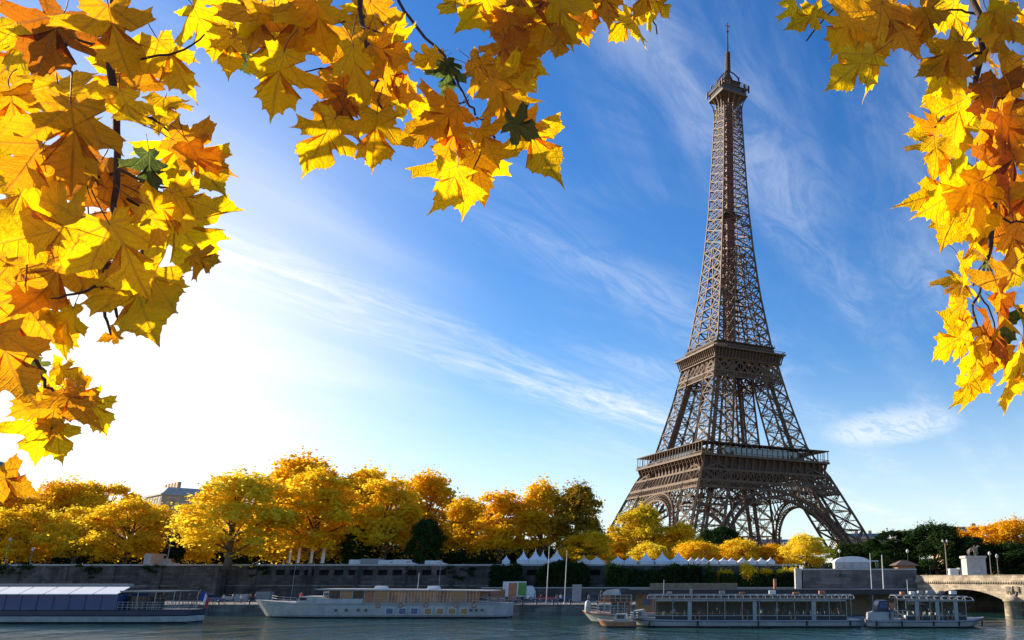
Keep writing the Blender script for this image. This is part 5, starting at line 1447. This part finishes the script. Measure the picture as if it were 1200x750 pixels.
def inside(poly, x, y):
    c = False; j = len(poly)-1
    for i in range(len(poly)):
        if (poly[i][1] > y) != (poly[j][1] > y) and x < (poly[j][0]-poly[i][0])*(y-poly[i][1])/(poly[j][1]-poly[i][1])+poly[i][0]: c = not c
        j = i
    return c
def fill(root, poly, n, s0, s1, tones, Y0, Y1, mind=24):
    xs_ = [p[0] for p in poly]; ys_ = [p[1] for p in poly]; got = []; tries = 0
    while len(got) < n and tries < 6000:
        tries += 1
        x, y = lr.uniform(min(xs_), max(xs_)), lr.uniform(min(ys_), max(ys_))
        if not inside(poly, x, y) or any((x-a)**2+(y-b)**2 < mind*mind for a, b in got): continue
        got.append((x, y)); put_leaf(root, x, y, lr.uniform(s0, s1), lr.gauss(0, 38), lr.choice(tones), lr.uniform(Y0, Y1))
def branch(label): return empty('leafy_branch', (0,0,0), label, 'branch', 'autumn branches framing the view')

A = branch('dense mass of yellow and brown leaves hanging down the upper left corner')
fill(A, [(-10,-15),(255,-15),(245,60),(225,130),(215,250),(150,300),(60,320),(-10,330)], 9, 70, 100, 'yyyyo', 2.5, 2.9, 50)
for d in [(25,55,95,10,'y'),(60,45,105,-20,'b'),(135,40,100,10,'o'),(165,85,105,-5,'o'),(85,165,125,0,'o'),(35,190,115,-20,'o'),(205,75,95,30,'y'),(150,130,90,10,'y'),(190,130,85,0,'y'),
          (232,183,88,60,'o'),(238,195,80,30,'y'),(100,215,120,-30,'b'),(105,300,118,0,'b'),(60,330,110,-25,'o'),(218,275,118,45,'y'),(205,250,90,75,'y'),(165,355,110,20,'y'),(150,300,115,25,'y'),(185,335,70,30,'y'),(60,270,120,-60,'y'),(20,240,105,-20,'y'),
          (130,395,24,-80,'o'),(10,390,130,-10,'o'),(25,330,90,10,'o'),(10,425,100,15,'o'),(70,120,120,15,'y'),(15,130,100,-10,'o'),(175,200,60,0,'g'),(225,235,60,70,'y'),(240,305,40,70,'o'),(75,385,70,-20,'y')]:
    put_leaf(A, *d, lr.uniform(2.05, 2.55))
twig(A, [(150,-140),(140,-40),(128,60),(134,130),(137,200),(132,260),(122,330)], 2.45, .016, .007, 'stem'); twig(A, [(122,330),(124,372),(130,392)], 2.45, .006, .003); twig(A, [(122,330),(138,365),(146,388)], 2.44, .006, .003)
twig(A, [(134,130),(180,140),(205,160)], 2.5, .006, .003); twig(A, [(137,230),(165,240),(190,262)], 2.5, .006, .003); twig(A, [(137,200),(90,215),(40,200)], 2.5, .006, .003); twig(A, [(-120,60),(-20,50),(60,60),(120,40)], 2.6, .014, .006)
for pts in ([(128,60),(170,70),(215,60),(240,40)],[(134,130),(95,120),(50,95)],[(137,200),(175,215),(215,225)],[(132,260),(95,275),(70,300)],[(128,60),(85,45),(50,20)],[(132,240),(165,290),(180,330)],[(122,330),(90,345),(60,350)]):
    twig(A, pts, 2.4, .0055, .0025)
Bz = branch('small low sprig of yellow and green leaves dangling at the left')
for d in [(70,455,58,70,'y'),(85,470,62,40,'o'),(115,483,58,25,'y'),(40,475,56,-70,'o'),(62,490,58,-10,'o'),(47,510,60,-10,'y'),(68,512,58,10,'y'),(96,462,45,60,'o'),(45,430,28,10,'g'),(78,436,40,70,'y'),(14,566,62,60,'o')]:
    put_leaf(Bz, *d, lr.uniform(2.3, 2.7))
twig(Bz, [(-60,360),(0,395),(42,425),(52,447),(62,462),(80,475)], 2.5, .008, .003); twig(Bz, [(62,462),(68,480),(60,503)], 2.5, .004, .003); twig(Bz, [(-60,480),(-30,520),(-8,545)], 2.5, .006, .003)
Cx = branch('cluster of yellow leaves hanging from the top left of centre')
fill(Cx, [(250,-20),(470,-20),(455,30),(400,60),(330,40),(262,40)], 6, 60, 90, 'yyyo', 2.6, 3.2, 30)
for d in [(325,95,95,-5,'y'),(322,55,105,0,'y'),(378,165,92,-15,'y'),(395,120,88,-35,'o'),(405,75,105,-10,'o'),(440,160,88,12,'y'),(445,120,60,10,'y'),(420,85,90,20,'y'),(392,120,70,-10,'b'),(405,135,80,5,'b'),(465,95,80,60,'o'),(480,120,60,70,'y'),(462,55,80,60,'y'),
          (270,60,62,0,'y'),(255,45,60,-20,'y'),(285,72,34,20,'g'),(240,30,80,30,'y'),(300,30,95,-10,'o'),(350,30,100,5,'o'),(375,30,80,10,'y'),(440,30,80,15,'o'),(455,60,60,70,'o'),(500,68,40,-60,'y')]:
    put_leaf(Cx, *d, lr.uniform(2.2, 2.6))
twig(Cx, [(400,-120),(418,-30),(425,30),(430,60),(415,95)], 2.5, .012, .004, 'stem'); twig(Cx, [(430,50),(445,80),(440,110)], 2.5, .005, .003); twig(Cx, [(250,30),(275,38),(300,35)], 2.5, .004, .003); twig(Cx, [(430,20),(380,30),(330,20)], 2.55, .006, .003)
for pts in ([(425,30),(460,45),(490,62)],[(430,60),(390,80),(350,85)],[(440,110),(450,135),(445,155)],[(415,95),(395,120),(385,150)]):
    twig(Cx, pts, 2.42, .004, .002)
D = branch('thin drooping twig with bright yellow leaves near the top centre')
for d in [(505,150,88,-55,'o'),(530,165,82,-20,'o'),(520,140,70,-40,'o'),(545,205,86,8,'y'),(530,215,72,-25,'y'),(562,205,75,20,'y'),(570,165,56,15,'y'),(628,170,92,35,'y'),(605,140,62,40,'o'),(612,150,50,75,'g'),(595,110,66,60,'y'),(565,95,60,55,'o'),(572,80,60,70,'o'),(600,95,60,70,'y'),(526,92,44,5,'g'),(528,80,34,20,'g'),(505,72,42,-65,'y'),(610,80,55,40,'y'),(622,92,40,15,'y'),(620,75,42,60,'y')]:
    put_leaf(D, *d, lr.uniform(2.3, 2.65))
twig(D, [(430,-90),(466,0),(490,35),(520,65),(535,90),(548,118),(557,135)], 2.5, .006, .0035, 'stem'); twig(D, [(548,115),(535,125),(530,130)], 2.5, .003, .002); twig(D, [(557,135),(575,145),(600,140)], 2.5, .003, .002); twig(D, [(568,145),(562,180),(553,205)], 2.5, .003, .002); twig(D, [(565,140),(580,162)], 2.5, .004, .004)
Ez = branch('band of overlapping golden leaves along the top edge at the centre')
fill(Ez, [(540,-25),(760,-25),(745,10),(700,15),(650,30),(580,30)], 8, 50, 80, 'yyyo', 2.6, 3.1, 26)
for d in [(585,45,78,-10,'o'),(600,35,80,10,'o'),(560,10,70,-20,'y'),(530,5,60,-30,'y'),(640,30,75,-10,'y'),(660,20,82,15,'y'),(690,10,80,-10,'o'),(655,50,50,0,'o'),(680,35,50,10,'y'),(590,62,60,-5,'o'),(622,50,56,0,'y'),(742,32,66,-5,'y'),(730,30,54,-40,'y'),(762,18,48,40,'y'),(775,8,40,60,'y'),(755,0,60,0,'o'),(710,5,60,10,'o'),(640,8,70,0,'b'),(610,10,70,0,'b')]:
    put_leaf(Ez, *d, lr.uniform(2.3, 2.7))
twig(Ez, [(560,-120),(600,-20),(650,5),(680,35)], 2.6, .01, .003, 'stem'); twig(Ez, [(700,-60),(740,-15),(765,15),(770,40)], 2.6, .005, .0025); twig(Ez, [(650,5),(610,25),(600,60)], 2.6, .004, .0025)
Fz = branch('long hanging branch of bright yellow leaves down the right edge')
fill(Fz, [(1100,-20),(1225,-20),(1225,330),(1165,320),(1115,270),(1085,190),(1125,60)], 17, 60, 95, 'yyyoo', 2.6, 3.3, 34)
for d in [(945,22,56,-55,'y'),(938,15,50,20,'y'),(990,35,56,-35,'y'),(1010,40,118,-30,'o'),(1000,80,80,-50,'y'),(1022,72,78,18,'y'),(1050,30,95,20,'o'),(1075,50,96,-25,'y'),(1085,28,80,10,'o'),(1108,85,92,-25,'y'),(1105,70,80,-10,'o'),(1130,120,90,10,'y'),(1120,140,80,0,'y'),(1092,163,62,-40,'o'),(1088,155,56,-80,'y'),(1098,178,54,-10,'y'),
          (1115,228,112,-55,'y'),(1105,225,90,-70,'y'),(1140,275,108,0,'y'),(1118,255,80,-20,'y'),(1165,170,100,20,'o'),(1175,120,100,30,'b'),(1160,50,92,30,'o'),(1190,35,90,20,'y'),(1180,90,90,-15,'o'),(1185,200,110,-20,'b'),(1172,245,112,-15,'b'),(1190,290,84,15,'o'),(1130,205,52,0,'g'),(1190,160,100,40,'o'),(1160,20,80,-40,'y'),(1150,240,105,10,'y'),(1200,240,100,10,'o')]:
    put_leaf(Fz, *d, lr.uniform(2.1, 2.6))
twig(Fz, [(1150,-140),(1132,-30),(1148,20),(1152,60),(1142,110),(1158,140),(1152,200),(1165,260),(1160,290)], 2.45, .014, .006, 'stem'); twig(Fz, [(1030,-80),(1005,-20),(978,8),(945,48)], 2.5, .005, .0025); twig(Fz, [(1148,20),(1125,10),(1090,20)], 2.5, .005, .003)
for pts in ([(1152,60),(1120,75),(1095,85)],[(1142,110),(1115,120),(1095,150)],[(1158,140),(1180,150),(1205,150)],[(1152,200),(1125,215),(1105,225)],[(1165,250),(1185,260),(1205,262)],[(1148,20),(1175,30),(1200,35)]):
    twig(Fz, pts, 2.42, .005, .0025)
G = branch('lower right sprig of yellow leaves under the long hanging branch')
for d in [(1125,335,62,-50,'y'),(1130,320,56,20,'y'),(1118,370,62,-40,'y'),(1125,375,56,-10,'o'),(1115,400,66,-60,'y'),(1128,395,50,10,'y'),(1172,350,92,-30,'o'),(1175,365,80,20,'o'),(1170,400,80,-5,'b'),(1178,385,66,20,'g'),(1145,435,88,5,'y'),(1135,455,50,-15,'y'),(1190,440,92,10,'y'),(1180,420,70,-10,'y'),(1160,420,60,0,'o'),(1198,375,70,20,'o'),(1160,315,24,0,'g'),(1150,330,22,60,'o')]:
    put_leaf(G, *d, lr.uniform(2.2, 2.6))
twig(G, [(1170,200),(1162,280),(1155,310),(1148,340),(1140,365),(1150,400)], 2.5, .006, .003, 'stem'); twig(G, [(1160,295),(1147,315),(1140,335)], 2.5, .003, .002); twig(G, [(1148,345),(1165,370),(1170,395)], 2.5, .003, .002)
